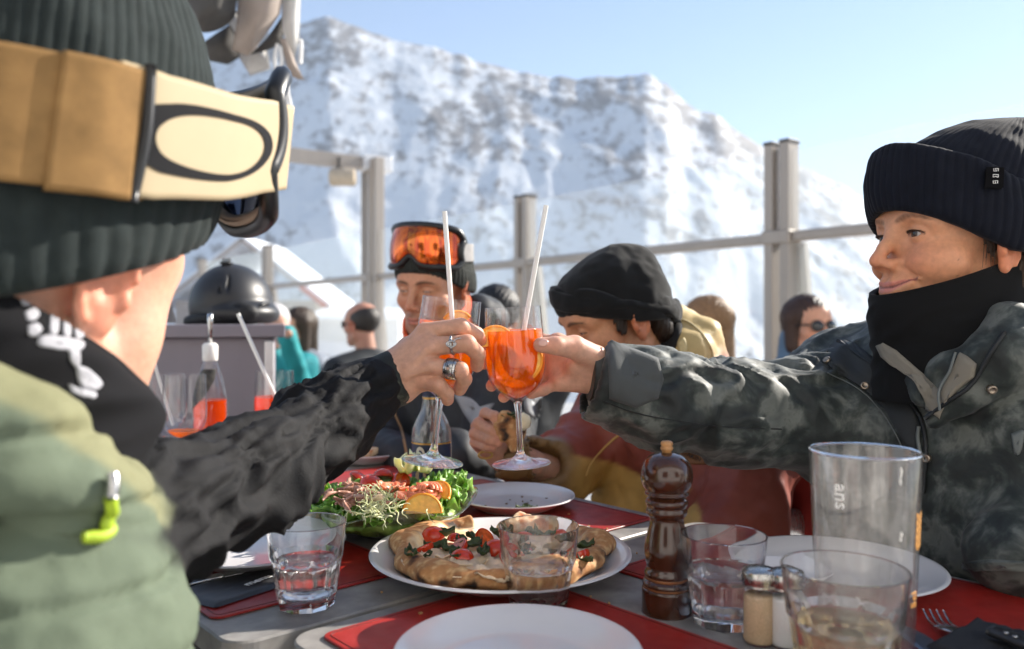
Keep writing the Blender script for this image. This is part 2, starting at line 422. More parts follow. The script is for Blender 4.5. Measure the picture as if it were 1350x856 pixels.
# ================================================================== glass wind screen
m_al=M('brushed aluminium',(.40,.35,.305),.5,metal=.25,var=.08,vs=10,stretch=(1,1,.1))
m_aldk=M('dark aluminium cap',(.09,.085,.08),.5,metal=.4)
m_alwh=M('pale aluminium strip',(.78,.77,.76),.35,metal=.2,var=.05)
m_pane=thinglass('wind screen pane',(.955,.975,.985),1.5,.02,milky=.055)  # milky share puts the reflections into the pane colour
fdir=A(-.776,1,0);fdir/=np.linalg.norm(fdir); fn=A(fdir[1],-fdir[0],0); fang=math.atan2(fdir[1],fdir[0]); RF=rotz(fang)
fence=thing('glass_wind_screen','long glass wind screen with aluminium posts and handrail along the terrace edge','wind screen',(1.42,4.2,0))
posts=[(3.14,1.98,1.99),(1.42,4.2,1.99),(.097,5.97,1.99),(-1.42,7.9,1.99),(-3.04,9.9,2.0),(-4.65,11.95,2.0)]
for i,(x,y,zt) in enumerate(posts):
    c=A(x,y,0); w=.075
    tall=2.66 if i==3 else zt
    pv=[box(c+fdir*s*.048+A(0,0,tall/2),(.052,.10,tall),R=RF,bev=.004) for s in (-1,1)]
    if i==3: pv+=[box(c-fdir*.155+fdir*s*.048+A(0,0,tall/2),(.052,.10,tall),R=RF,bev=.004) for s in (-1,1)]
    po=mk('post',*join(*pv),m_al,fence,smooth=False)
    mk('highlight_strip',*box(c+fn*.02+A(0,0,(1.53+tall)/2),(.046,.05,tall-1.56),R=RF),m_alwh,po,smooth=False)  # pale strip stands in for the white highlight between the profiles
    mk('cap',*join(*[box(c+fdir*s*.048+A(0,0,tall+.008),(.058,.106,.016),R=RF,bev=.002) for s in (-1,1)]),m_aldk,po,smooth=False)
    mk('clamp',*box(c+A(0,0,1.50),(.165,.125,.07),R=RF,bev=.008),m_al,po,smooth=False)
    pts=np.array([c-fdir*.09+fn*.05+A(0,0,1.47),c-fdir*.10+fn*.22+A(0,0,.02)])
    mk('brace',*tube(pts,.034,4),m_al,fence,smooth=False)
for (a,b) in zip(posts[:-1],posts[1:]):
    a3=A(a[0],a[1],0);b3=A(b[0],b[1],0); L=np.linalg.norm(b3-a3)-.16; c=(a3+b3)/2
    mk('handrail',*box(c+A(0,0,1.50),(L,.07,.055),R=RF,bev=.012),m_al,fence,smooth=False)
    mk('glass_pane',*box(c+A(0,0,.80),(L+.02,.012,1.33),R=RF),m_pane,fence,smooth=False)
    mk('upper_glass_pane',*box(c+A(0,0,1.745),(L+.02,.012,.42),R=RF),m_pane,fence,smooth=False)
beam=thing('pergola_beam','horizontal aluminium beam running left from the top of the double post','beam',(-1.42,7.9,2.6))
bd=A(-.71,-.5,0);bl=np.linalg.norm(bd);RB=rotz(math.atan2(bd[1],bd[0]))
mk('beam',*box(A(-1.42,7.9,2.62)+bd*2.4,(bl*4.8,.14,.12),R=RB,bev=.006),m_al,beam,smooth=False)
mk('end_plate',*box(A(-1.42,7.9,2.62)+A(.06,.0,0),(.30,.18,.15),R=RB,bev=.01),m_alwh,beam,smooth=False)
lamp=thing('heater_lamp','beige cylindrical heater lamp hanging under the aluminium beam','lamp',P(452,246,7.6))
v,f=lathe([(0,-.125),(.075,-.12),(.085,-.10),(.085,.10),(.075,.12),(0,.125)],20); v=v@roty(math.pi/2).T
mk('lamp_body',v+P(452,234,7.6),f,M('beige lamp shell',(.55,.45,.33),.5),lamp,sharp=40)
mk('bracket',*join(box(P(447,217,7.6),(.03,.03,.14)),box(P(447,224,7.6),(.10,.05,.03))),m_aldk,lamp,smooth=False)

# ================================================================== hut with snowy roof far behind
hut=thing('mountain_hut','low lodge with snow covered pitched roof and red gable trim behind the wind screen','hut',(-11,40,-.3))
m_plank=M('weathered planks',(.40,.34,.30),.8,var=.3,vs=3,stretch=(1,1,8)); m_red=M('red trim',(.48,.07,.05),.6); m_roofsn=M('roof snow',(.82,.84,.87),.8,var=.04,vs=2)
cx,cy=-12.4,40
mk('wall',*box((cx,cy,.8),(6.5,6,2.6)),m_plank,hut,smooth=False)
for dx in (-1.6,.4,2.2): 
    wf=mk('window',*box((cx+dx,cy-3.02,1.0),(1.1,.08,1.0),bev=.02),m_red,hut,smooth=False)
    mk('pane',*box((cx+dx,cy-3.06,1.0),(.9,.05,.8)),M('dark window glass',(.05,.07,.09),.08),wf,smooth=False)
for s in (-1,1):
    Rr=roty(s*math.radians(38)); mk('roof',*box((cx+s*2.0,cy,3.42),(5.2,6.9,.22),R=Rr,bev=.04),m_roofsn,hut,smooth=False)
    mk('gable_trim',*box((cx+s*2.0,cy-3.5,3.30),(5.2,.12,.16),R=Rr),m_plank,hut,smooth=False)
mk('red_board',*box((cx+3.3,cy-3.58,2.25),(1.5,.10,.22),R=roty(math.radians(38))),m_red,hut,smooth=False)
sh=thing('ski_rental_shed','long low shed with pale boards beside the lodge','shed',(-7,34,-.3))
mk('wall',*box((-6.6,35,.55),(3.6,2.5,1.7)),M('pale boards',(.62,.60,.58),.8,var=.2,vs=2,stretch=(1,1,9)),sh,smooth=False)
mk('roof',*box((-6.6,35,1.48),(4.0,3.0,.16),R=rotx(.12)),m_roofsn,sh,smooth=False)
mk('window',*box((-6.2,33.72,.75),(1.2,.06,.6)),M('teal blue sign panel',(.25,.55,.60),.5),sh,smooth=False)

# ================================================================== closed parasol above the left man
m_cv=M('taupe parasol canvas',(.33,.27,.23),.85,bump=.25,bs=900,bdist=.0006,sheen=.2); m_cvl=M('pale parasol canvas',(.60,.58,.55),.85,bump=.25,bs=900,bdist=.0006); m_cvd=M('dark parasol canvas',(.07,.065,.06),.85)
par=thing('parasol','folded taupe and grey canvas parasol with hanging white cords above the goggled man','parasol',(-1.40,3.05,0))
mk('pole',*lathe([(.03,0),(.03,3.2)],20),m_al,par,world=False)
def flap(name,poly,d,bulge,m,th=.004,tilt=0.):
    """canvas panel: polygon in photo px at depth d, bulged and given thickness"""
    poly=np.array(poly,float); c=poly.mean(0); rings=[]
    for k,s in enumerate(np.linspace(1,.02,9)):
        q=c+(poly-c)*s; z=bulge*(1-s**2); rings.append([P(x,y,d-z+tilt*(x-c[0])/100+.012*math.sin(x*.06+y*.02)) for x,y in q])
    n=len(poly); Vf=np.array(rings).reshape(-1,3); Ff=grid_faces(9,n,False,True).tolist(); m0=len(Vf)
    Ff.append([8*n+i for i in range(n)][::-1])
    V2=np.vstack([Vf,Vf+A(0,th,0)]); F2=Ff+[[i+m0 for i in q][::-1] for q in Ff]+[[i,(i+1)%n,(i+1)%n+m0,i+m0][::-1] for i in range(n)]
    return mk(name,V2,F2,m,par)
def sm(poly,n=60): 
    poly=np.array(poly+[poly[0]],float); return spline(np.hstack([poly,np.zeros((len(poly),1))]),n)[:-1,:2]
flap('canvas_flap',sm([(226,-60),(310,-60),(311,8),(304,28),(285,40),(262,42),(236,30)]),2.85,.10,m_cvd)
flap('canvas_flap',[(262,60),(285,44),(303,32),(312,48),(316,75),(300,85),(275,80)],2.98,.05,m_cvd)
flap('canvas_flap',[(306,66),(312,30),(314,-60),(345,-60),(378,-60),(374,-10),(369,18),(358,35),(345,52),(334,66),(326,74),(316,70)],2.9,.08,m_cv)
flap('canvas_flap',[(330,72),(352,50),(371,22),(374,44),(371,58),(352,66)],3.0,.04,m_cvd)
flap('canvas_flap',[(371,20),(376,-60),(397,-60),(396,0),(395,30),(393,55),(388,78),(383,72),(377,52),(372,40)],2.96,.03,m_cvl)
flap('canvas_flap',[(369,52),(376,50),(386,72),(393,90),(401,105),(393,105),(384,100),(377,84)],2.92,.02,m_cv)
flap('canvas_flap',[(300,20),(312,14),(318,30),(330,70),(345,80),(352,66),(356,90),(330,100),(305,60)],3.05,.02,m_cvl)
m_cord=M('white cord',(.8,.79,.77),.7)
for pts in ([(366,58),(362,80),(365,95)],[(370,62),(372,80),(369,92)],[(378,96),(379,120),(384,145),(380,150),(376,146),(377,120)],[(393,54),(397,56),(396,84)]):
    mk('cord',*tube([P(x,y,2.9) for x,y in pts],.007,6,m=14),m_cord,par)

# ================================================================== mountain air
m_hz,t_,o_=nt('mountain air'); pv=N(t_,'VolumePrincipled'); pv.inputs['Color'].default_value=(.80,.88,1,1); pv.inputs['Density'].default_value=.00022; pv.inputs['Anisotropy'].default_value=0; t_.links.new(pv.outputs[0],o_.inputs['Volume'])
hz=mk('haze',*box((0,600,60),(7400,4800,1060)),m_hz,smooth=False,origin=(0,600,-470)); hz['kind']='stuff'

# ================================================================== unseen facade added behind the camera: pale plaster bounces sunlight onto the people
rs=thing('bounce_facade','unseen pale plastered facade with windows, added behind the camera to bounce sunlight','building',(-1,-2.75,0))
m_plas=M('pale plaster',(.80,.78,.74),.85,var=.06,vs=3,bump=.2,bs=60)
mk('wall',*box((-1,-3.0,2.6),(20,.5,5.2)),m_plas,rs,smooth=False)
mk('eaves',*box((-1,-2.75,5.3),(20.6,1.4,.2)),m_plank,rs,smooth=False)
for k in range(5):
    wf=mk('window',*box((-8.4+3.7*k,-2.74,1.9),(1.5,.10,1.5),bev=.02),m_plank,rs,smooth=False); mk('pane',*box((-8.4+3.7*k,-2.70,1.9),(1.3,.08,1.3)),M('window glass',(.05,.06,.07),.06),wf,smooth=False)
# ================================================================== tables (u across, v along)
TA=math.radians(42); UU=A(math.cos(TA),math.sin(TA),0); VV=A(-math.sin(TA),math.cos(TA),0); RT=rotz(TA)
def uv(u,v,z=0): return UU*u+VV*v+A(0,0,z)
m_tab=M('grey laminate table',(.235,.225,.215),.42,var=.22,vs=26,rvar=.12,bump=.12,bs=160,bdist=.0006,col2=(.30,.285,.27))
m_edge=M('dark table edge',(.06,.058,.056),.5)
m_steel=M('steel leg',(.42,.41,.40),.35,metal=.9)
def rrect(u0,u1,v0,v1,r,n=8):
    pts=[]
    for cu,cv,a0 in ((u1-r,v1-r,0),(u0+r,v1-r,90),(u0+r,v0+r,180),(u1-r,v0+r,270)):
        for k in range(n+1):
            a=math.radians(a0+90*k/n); pts.append((cu+r*math.cos(a),cv+r*math.sin(a)))
    return np.array(pts)
def slab(u0,u1,v0,v1,r,z0,z1,bev=.002):
    b=rrect(u0,u1,v0,v1,r); c=rrect(u0+bev,u1-bev,v0+bev,v1-bev,max(r-bev,.001)); n=len(b)
    L=[np.c_[c,np.full(n,z0)],np.c_[b,np.full(n,z0+bev)],np.c_[b,np.full(n,z1-bev)],np.c_[c,np.full(n,z1)]]
    V=np.array([[uv(u,v,z) for u,v,z in l] for l in L]); V=V.transpose(1,0,2).reshape(-1,3)
    F=grid_faces(n,4,True,False).tolist(); F.append([i*4+3 for i in range(n)]); F.append([i*4 for i in range(n)][::-1])
    return V,F
def table(label,u0,u1,v0,v1):
    t=thing('table',label,'table',uv((u0+u1)/2,(v0+v1)/2),'grey terrace tables')
    mk('tabletop',*slab(u0,u1,v0,v1,.028,.724,.75),m_tab,t,smooth=False)
    mk('edge_band',*slab(u0+.004,u1-.004,v0+.004,v1-.004,.028,.712,.7235,.001),m_edge,t,smooth=False)
    for u in (u0+.08,u1-.08):
        for v in (v0+.10,v1-.10): mk('leg',*tube([uv(u,v,0),uv(u,v,.712)],.02,12),m_steel,t)
table('grey table nearest the front, under the white plate and the salt shaker',.347,1.02,-.12,.712)
table('grey table carrying the pizza and the salad, beyond the joint',.30,1.0,.722,1.42)
table('far grey table carrying the orange bottle, by the goggled man on the far side',.30,1.0,1.43,2.0)

# ---- place mats
m_mat=M('red leatherette',(.34,.020,.014),.42,var=.30,vs=22,rvar=.16,bump=.35,bs=900,bdist=.0003)
m_stitch=M('dark red seam',(.12,.012,.010),.6)
def placemat(label,u0,u1,v0,v1):
    t=thing('placemat',label,'place mat',uv((u0+u1)/2,(v0+v1)/2,.75),'red place mats')
    mk('mat',*slab(u0,u1,v0,v1,.012,.7503,.7530,.0009),m_mat,t,smooth=False)
    o=rrect(u0+.006,u1-.006,v0+.006,v1-.006,.008); 
    mk('seam',*tube([uv(a,b,.7530) for a,b in o],.0006,5,closed=True),m_stitch,t)
placemat('red place mat under the front white plate',.372,.64,.27,.688)
placemat('red place mat under the black cutlery pouch, at the green jacket man',.312,.56,.795,1.20)
placemat('red place mat beside the pizza, in front of the red jacket man',.70,.975,.757,1.17)
placemat('red place mat under the fork, in front of the woman in camouflage',.735,1.003,.215,.635)
placemat('red place mat beyond the salad bowl, in front of the goggled man',.70,.975,1.22,1.41)
placemat('red place mat below the orange bottle at the far end',.68,.97,1.50,1.90)

# ---- tableware
m_glass=glass('tumbler glass',(1,1,1),0,1.48,.06); m_stem=glass('crystal stem',(1,1,1),0,1.5,.15)
m_thin=thinglass('thin wine glass',(.985,.985,.99),1.5,0,boost=1.0)
m_water=glass('water',(1,1,1),0,1.33,.06)
m_aperol=drink_mat('orange aperitif',(1,.52,.09),(1.0,.26,.006),.42)
m_redd=drink_mat('red aperitif',(1,.36,.10),(.95,.10,.01),.55)
m_bott=drink_mat('amber aperitif',(1,.34,.06),(.80,.13,.008),.5)
m_ice=thinglass('ice',(.97,.97,.97),1.31,.06,boost=1.6)
m_orange=M('orange flesh',(.95,.52,.07),.4,var=.2,vs=160,sss=.4,sssr=(.01,.004,.001),coat=.3)
m_peel=M('orange peel',(.90,.33,.02),.45,bump=.4,bs=700,bdist=.0005)
m_straw=M('paper straw',(.80,.79,.76),.6,var=.03,sss=.15,sssr=(.003,.003,.003))
m_china=M('white china',(.70,.68,.68),.18,var=.02,coat=.4)
m_metal=M('cutlery steel',(.55,.54,.53),.22,metal=1,var=.05,rvar=.06)

def tumbler(label,px,py,rim=.0425,h=.089,fill=.5,whisky=False,rz=0.):
    p=TZ(px,py,.7502 if whisky is not None else .7535); 
    t=thing('tumbler',label,'tumbler',p,'faceted water tumblers',(0,0,rz))
    n=120; th=np.arange(n)/n*2*np.pi; rb=rim*.70; nf=10
    zz=np.array([0,.0008,.003,.008,.02,.034,.046,.050,.053,.056,.062,.075,.086,.0884,.089])*h/.089
    ro=[];
    for z in zz:
        q=z/h; r=rb+(rim-rb)*q**.85
        if q>.6: r*=1.0
        ww=(1-sstep(.50,.60,q))
        pa=np.mod(th,2*np.pi/nf)-np.pi/nf; poly=1-1.25*(1-np.cos(np.pi/nf)/np.cos(pa))
        ledge=.0009*sstep(.52,.60,q)*(1-sstep(.6,.75,q))
        ro.append(r*(1-ww+ww*(poly*1.0-.008))+ledge)
    ro[0]=ro[1]*.94; ro[-2]=ro[-2]-.0002; ro[-1]=ro[-1]-.0008
    thk=.0019
    zi=np.array([.089,.0884,.086,.075,.06,.045,.03,.018,.0135,.012,.0115])*h/.089
    ri=[]
    for k,z in enumerate(zi):
        q=z/h; r=rb+(rim-rb)*q**.85-thk-.0022*(1-sstep(.45,.62,q))
        if k==0: r=rim-thk+.0005
        ri.append(np.full(n,r))
    ri[-3]=ri[-3]*.96; ri[-2]=ri[-2]*.80; ri[-1]=ri[-1]*.02
    R=np.array(ro+ri); Z=np.concatenate([zz,zi]); m=len(Z)
    V=np.stack([(R*np.cos(th)).T,(R*np.sin(th)).T,np.tile(Z,(n,1))],2).reshape(-1,3)
    F=grid_faces(n,m,True,False).tolist(); F.append([i*m for i in range(n)][::-1]); F.append([i*m+m-1 for i in range(n)])
    mk('glass',V,F,m_glass,t,world=False,sharp=16)
    lv=h*fill; prof=[(.0004,.0114*h/.089)]
    for z in np.linspace(.0125*h/.089,lv,8):
        q=z/h; prof.append((rb+(rim-rb)*q**.85-thk-.0022*(1-sstep(.45,.62,q))+.00015,z))
    prof[1]=(prof[1][0]*.93,prof[1][1]); prof.append((prof[-1][0]-.0012,lv-.0006)); prof.append((.0004,lv-.0007))
    mk('water' if not whisky else 'drink',*lathe(prof,64),m_water if not whisky else m_ginger,t,world=False,sharp=60)
    return t
m_ginger=glass('faintly tinted drink',(.97,.92,.80),.0,1.33,.1)
tumbler('faceted water tumbler standing left of the pizza by the cutlery pouch',404,798,.0420,.0890,.52,rz=.1)
tumbler('faceted water tumbler standing in front of the pizza',710,803,.0428,.0885,.50,rz=.25)
tumbler('faceted water tumbler standing right of the wooden pepper mill',954,821,.0425,.089,.58,rz=.05)
tumbler('faceted tumbler of faintly tinted water in the right foreground',1113,905,.0505,.0985,.50,True,rz=.2)

# ---- tall plastic beer glass
m_tall=thinglass('tall scratched plastic glass',(.96,.955,.95),1.45,.03,milky=.035,dirt=.10,boost=1.2)
pt=TZ(1140,866,.7502); tg=thing('tall_glass','tall empty scratched beer glass with foam drips and printed marks','beer glass',pt)
hT=.185;rT=.0472;rB=.0395
prof=[(.001,0),(rB-.002,0),(rB,.002),(rB+.001,.02),(rT,hT-.001),(rT-.0006,hT),(rT-.0018,hT),(rT-.0022,hT-.001),(rB-.001,.02),(rB-.003,.009),(.001,.008)]
mk('glass',*lathe(prof,96,False),m_tall,tg,world=False,sharp=50)
mk('rim',*lathe([(rT-.0022,hT+.0001),(rT-.0012,hT+.0012),(rT+.0004,hT+.0004),(rT+.0005,hT-.001),(rT-.001,hT-.0018),(rT-.0024,hT-.001)],96,False),m_stem,tg,world=False)
def wrap(V,r0,r1,h,ang,z0,off=.0004):
    z=V[:,1]+z0; r=r0+(r1-r0)*z/h+off+V[:,2]; a=ang+V[:,0]/(r0+(r1-r0)*z/h)
    return np.stack([r*np.cos(a),r*np.sin(a),z],1)
m_print=M('white print',(.8,.79,.77),.6,var=.05); m_foam=M('dried beer foam',(.85,.84,.80),.8); m_gold=M('gold print',(.75,.36,.10),.5)
v,f=text_mesh('ans',.017); v=v@rotz(-math.pi/2).T; mk('printed_lettering',wrap(v,rB,rT,hT,math.radians(222),.150),f,m_print,tg,world=False,smooth=False)
v,f=text_mesh('5cl',.013); v=v@rotz(math.pi/2).T; mk('printed_measure',wrap(v,rB,rT,hT,math.radians(312),.062),f,m_gold,tg,world=False,smooth=False)
ears=[]
for k in range(5):
    for s in (-1,1): ears.append((lambda V,F:(V*A(.0032,.0055,.0006)@rotz(s*-.6).T+A(s*.0035,k*.0062,0),F))(*(lambda q:(q[0]-A(0,0,0),q[1]))(lathe([(0,-1),(.7,-.6),(1,0),(.7,.6),(0,1)],8,False)) if False else (np.array([[0,-1,0],[.8,-.2,0],[.7,.5,0],[0,1,0],[-.7,.5,0],[-.8,-.2,0],[0,0,1.]]),[[0,1,6],[1,2,6],[2,3,6],[3,4,6],[4,5,6],[5,0,6]])))
v,f=join(*ears); mk('wheat_emblem',wrap(v,rB,rT,hT,math.radians(318),.108),f,m_gold,tg,world=False,smooth=False)
for ang,z,ln,r in ((286,.170,.015,.0012),(289,.118,.008,.0014)):
    pts=[[(rB+(rT-rB)*zz/hT-.003)*math.cos(math.radians(ang)+.012*math.sin(i*1.3)),(rB+(rT-rB)*zz/hT-.003)*math.sin(math.radians(ang)+.012*math.sin(i*1.3)),zz] for i,zz in enumerate(np.linspace(z+ln/2,z-ln/2,6))]
    mk('foam_drip',*tube(pts,[r*.6,r,r*.8,r*.7,r,r*.4],7),m_foam,tg,world=False)

# ---- pepper mill
m_wood=M('dark turned wood',(.075,.026,.012),.16,var=.55,vs=30,stretch=(1,1,.25),coat=.6,col2=(.035,.012,.007)); m_knob=M('pale worn wood',(.40,.20,.075),.4,var=.4,vs=90)
m_worn=M('worn wood band',(.22,.085,.03),.4,var=.5,vs=60)
pp=TZ(879,806,.7502); s=pp[1]/FPX; mill=thing('pepper_mill','dark turned wooden pepper mill with a pale knob on top','pepper mill',pp)
body=[(.001,0),(31.5,0),(32.5,2),(32.5,29),(31.5,31),(30,33.5),(31.5,36),(31,40),(28.5,43),(27.5,45),(29,48),(29.3,52),(27.5,56),(26.5,60),(28,68),(29.5,80),(28,93),(24.5,108),(22.5,118),(22.5,124),(25.5,128),(27,133),(25.5,138),(27.5,142),(27.5,147),(24,150),(22,152)]
head=[(22,152.5),(27,153.5),(29,156),(27,159),(31,165),(33.8,173),(34.2,181),(32,191),(27,200),(20,206),(11,209),(8,209.5),(.001,209.6)]
mk('mill_body',*lathe(spline(np.c_[np.array(body)*s,np.zeros(len(body))],90)[:,:2],56),m_wood,mill,world=False,sharp=60)
mk('mill_head',*lathe(spline(np.c_[np.array(head)*s,np.zeros(len(head))],60)[:,:2],56),m_wood,mill,world=False,sharp=60)
mk('knob',*lathe(np.array([(6.5,208.8),(6,211),(8,213),(8.5,215.5),(7,217.5),(8,219.5),(8.2,222),(6,224.5),(.001,225)])*s,32),m_knob,mill,world=False)
for z,r in ((34.5,30.3),(46,28.0)): mk('worn_ring',*lathe(np.array([(r-.5,z-2.5),(r+.9,z-1.5),(r+.9,z+1.5),(r-.5,z+2.5)])*s,56,False),m_worn,mill,world=False)

# ---- salt and pepper shakers
def shaker(label,px,py,m):
    t=thing('shaker',label,'shaker',TZ(px,py,.7502),'small glass table shakers')
    nf=12;n=72;th=np.arange(n)/n*2*np.pi; fl=1-.02*(1-np.abs(np.cos(th*nf/2)))
    zz=[0,.001,.004,.045,.050,.053];rr=[.0145,.0155,.0160,.0152,.0142,.0130]; 
    V=np.stack([np.outer(np.cos(th)*fl,rr),np.outer(np.sin(th)*fl,rr),np.tile(zz,(n,1))],2).reshape(-1,3)
    F=grid_faces(n,6,True,False).tolist()+[[i*6 for i in range(n)][::-1],[i*6+5 for i in range(n)]]
    mk('glass_jar',V,F,m_thin,t,world=False,sharp=50)
    mk('contents',*lathe([(.0135,.0012),(.0146,.004),(.0140,.043),(.0125,.0450),(.001,.0452)],48),m,t,world=False)
    mk('lid',*lathe([(.0130,.0535),(.0158,.0525),(.0160,.054),(.0154,.0555),(.0160,.057),(.0160,.0655),(.0148,.0685),(.009,.0705),(.001,.071)],48),M('worn chrome lid',(.50,.49,.47),.25,metal=1,rvar=.15,vs=120),t,world=False)
    return t
shaker('glass pepper shaker full of beige ground pepper',1001,846,M('ground pepper',(.62,.45,.28),.9,var=.2,vs=600))
shaker('glass salt shaker full of white salt, behind the nearest tumbler',1036,850,M('salt',(.80,.80,.79),.8,var=.06,vs=700))

# ---- plates
def plate(label,px,py,r,zb=.7532,rise=.020,extra=None):
    pc=TZ(px,py,zb+rise*.6); pc[2]=zb
    t=thing('plate',label,'plate',pc,'white china plates')
    prof=[(.001,.0015),(r*.55,.0015),(r*.56,0),(r*.60,0),(r*.62,.0025),(r*.80,rise*.45),(r*.96,rise*.90),(r*.995,rise*.98),(r,rise),(r*.99,rise+.0015),(r*.955,rise+.001),(r*.80,rise*.62),(r*.70,.0065),(r*.62,.0052),(.001,.0048)]
    mk('dish',*lathe(prof,110,False),m_china,t,world=False,sharp=60)
    return t
plate('empty white plate in the near foreground, cut by the picture edge',683,868,.106)
plate_p=plate('large white plate under the pizza',660,736,.157,.7502,.026)
plate_e=plate('empty white plate with crumbs between the salad bowl and the red jacket',678,659,.098)
plate_w=plate('white plate in front of the woman in camouflage, behind the beer glass',1100,752,.118)
plate('white plate under the black sleeve, by the cutlery pouch',338,722,.112)
plate_s=plate('small white plate holding a leftover pizza slice at the far end',486,601,.074)
plate_l=plate('white plate left of the salad bowl with pizza crust on it',398,672,.105)
plate_c=plate('white saucer between the pepper shaker and the beer glass',1032,762,.052)
for (a,b,cc) in ((.01,-.035,(.10,.07,.02)),(.035,-.02,(.05,.08,.02)),(.045,.03,(.12,.05,.02))):
    pass
m_crumb=M('crumbs',(.16,.09,.035),.8)
for k in range(12):
    a=rng.uniform(0,6.28); r=rng.uniform(0,.07); c=plate_e.location
    mk('crumb',*box((c.x+r*math.cos(a)+.02,c.y+r*math.sin(a)*.8,c.z+.0062),rng.uniform(.001,.004,3)*A(1,1,.6),rz=a),m_crumb,plate_e,smooth=False)
m_leafd=M('dark basil leaf',(.045,.070,.020),.55,var=.4,vs=120); m_green=M('lettuce',(.22,.40,.06),.45,var=.35,vs=60,sss=.25,sssr=(.004,.006,.001),col2=(.10,.24,.03))
def leaf(c,size,rz,seed,m,name,par,curl=.5,n=14,aspect=.65,frill=0.,tilt=0.,tiltaxis=0.):
    a=np.linspace(-1,1,n); u_,v_=np.meshgrid(a,a,indexing='ij'); u_=u_.ravel();v_=v_.ravel()
    wdt=np.sqrt(np.clip(1-(u_*.98)**2,0,1))*(1-.25*u_)
    x=u_*size; y=v_*wdt*size*aspect
    nz=fbm(np.c_[u_*1.6,v_*1.6,np.full_like(u_,seed*1.7)],3,seed)
    z=size*(curl*(v_**2)*.45+curl*.35*u_**2+nz*.35)+frill*size*(np.maximum(np.abs(v_),np.abs(u_))**3)*(np.sin(u_*7+seed)*np.cos(v_*5+seed*2))*.22
    V=np.c_[x,y,z]@rotx(tilt).T@rotz(tiltaxis).T@rotz(rz).T; Fq=grid_faces(n,n)
    Nn=vnormals(V,Fq); th=.0006; k=len(V)
    rim=[i*n for i in range(n)]+[(n-1)*n+i for i in range(1,n)]+[i*n+n-1 for i in range(n-2,-1,-1)]+[i for i in range(n-2,0,-1)]
    VV2=np.vstack([V+Nn*th,V-Nn*th])+np.asarray(c); FF=Fq.tolist()+(Fq[:,::-1]+k).tolist()+[[rim[i],rim[i]+k,rim[(i+1)%len(rim)]+k,rim[(i+1)%len(rim)]] for i in range(len(rim))]
    return mk(name,VV2,FF,m,par)
for k,(dx,dy) in enumerate(((.012,-.045),(.03,-.052),(.02,-.04))):
    c=plate_e.location; leaf((c.x+dx,c.y+dy,c.z+.009),.010,k*1.1,k+40,m_leafd,'herb_scrap',plate_e)

# ---- wine glasses in the hands
def wine_glass(label,base,axis_top,dbase,fill,m_liq,scale=1.,group='stemmed aperitif glasses',small=False):
    a=np.asarray(base,float); b=np.asarray(axis_top,float); ax=(b-a);L=np.linalg.norm(ax);ax/=L
    q=Vector((0,0,1)).rotation_difference(Vector(ax.tolist())).to_euler()
    t=thing('wine_glass',label,'wine glass',a,group,tuple(q)); k=L/.212
    out=[(.0052,.083),(.0085,.0865),(.0165,.0915),(.0260,.0990),(.0335,.1085),(.0385,.1200),(.0407,.1330),(.0408,.146),(.0402,.160),(.0393,.175),(.0385,.190),(.0376,.2118)]
    inn=[(.0370,.2118),(.0378,.190),(.0386,.175),(.0395,.160),(.0401,.146),(.0399,.1330),(.0377,.1205),(.0326,.1095),(.0250,.1005),(.0155,.0938),(.0075,.0898),(.001,.0888)]
    mo=spline(np.c_[np.array(out),np.zeros(len(out))],40)[:,:2]; mi=spline(np.c_[np.array(inn),np.zeros(len(inn))],40)[:,:2]
    rimp=[(.03755,.2123),(.0372,.2123)]
    mk('bowl',*lathe(np.vstack([mo,rimp,mi])*k,72,False),m_thin,t,world=False)
    stem=[(.001,0),(.036,.0),(.0393,.0006),(.0395,.0014),(.037,.0024),(.026,.0042),(.014,.0078),(.0072,.0125),(.0048,.020),(.0040,.035),(.0039,.055),(.0042,.070),(.0052,.0795),(.0055,.0832),(.001,.0850)]
    mk('stem',*lathe(spline(np.c_[np.array(stem)*k,np.zeros(len(stem))],70)[:,:2],48,False),m_stem,t,world=False)
    if fill:
        top=fill*.212; pr=[(.001,.0893)]
        for (r,z) in inn[::-1][1:]:
            if z<top-.002: pr.append((r-.0004,z+.0003))
        rt=np.interp(top,[z for r,z in inn[::-1]],[r for r,z in inn[::-1]])-.0004
        pr+= [(rt,top),(rt-.0015,top-.0008),(.001,top-.001)]
        mk('drink',*lathe(np.array(pr)*k,64,False),m_liq,t,world=False,sharp=60)
    return t,k
gR=P(687,612,1.05); tR=P(676,405,1.045)
gl_r,kR=wine_glass('stemmed glass of orange aperitif held by the woman in camouflage',gR,tR,.08,.855,m_aperol,group='two clinking glasses')
gL=P(570,609,1.075); tL=P(596,394,1.07)
gl_l,kL=wine_glass('stemmed glass of orange aperitif held in the ringed hand',gL,tL,.08,.855,m_aperol,group='two clinking glasses')
def inloc(o,loc): return np.array(mw(o))[:3,:3]@np.asarray(loc)+np.array(mw(o))[:3,3]
def ice(par,locs,s=.020):
    for k,l in enumerate(locs):
        R=rotz(k*1.3)@rotx(k*.9+.4)
        v,f=box((0,0,0),(s,s*.9,s*.85),bev=.003,seg=3,R=R); v=v*(1+.06*fbm(v*90+k,2)[:,None])+np.asarray(l)
        mk('ice_cube',v,f,m_ice,par,world=False)
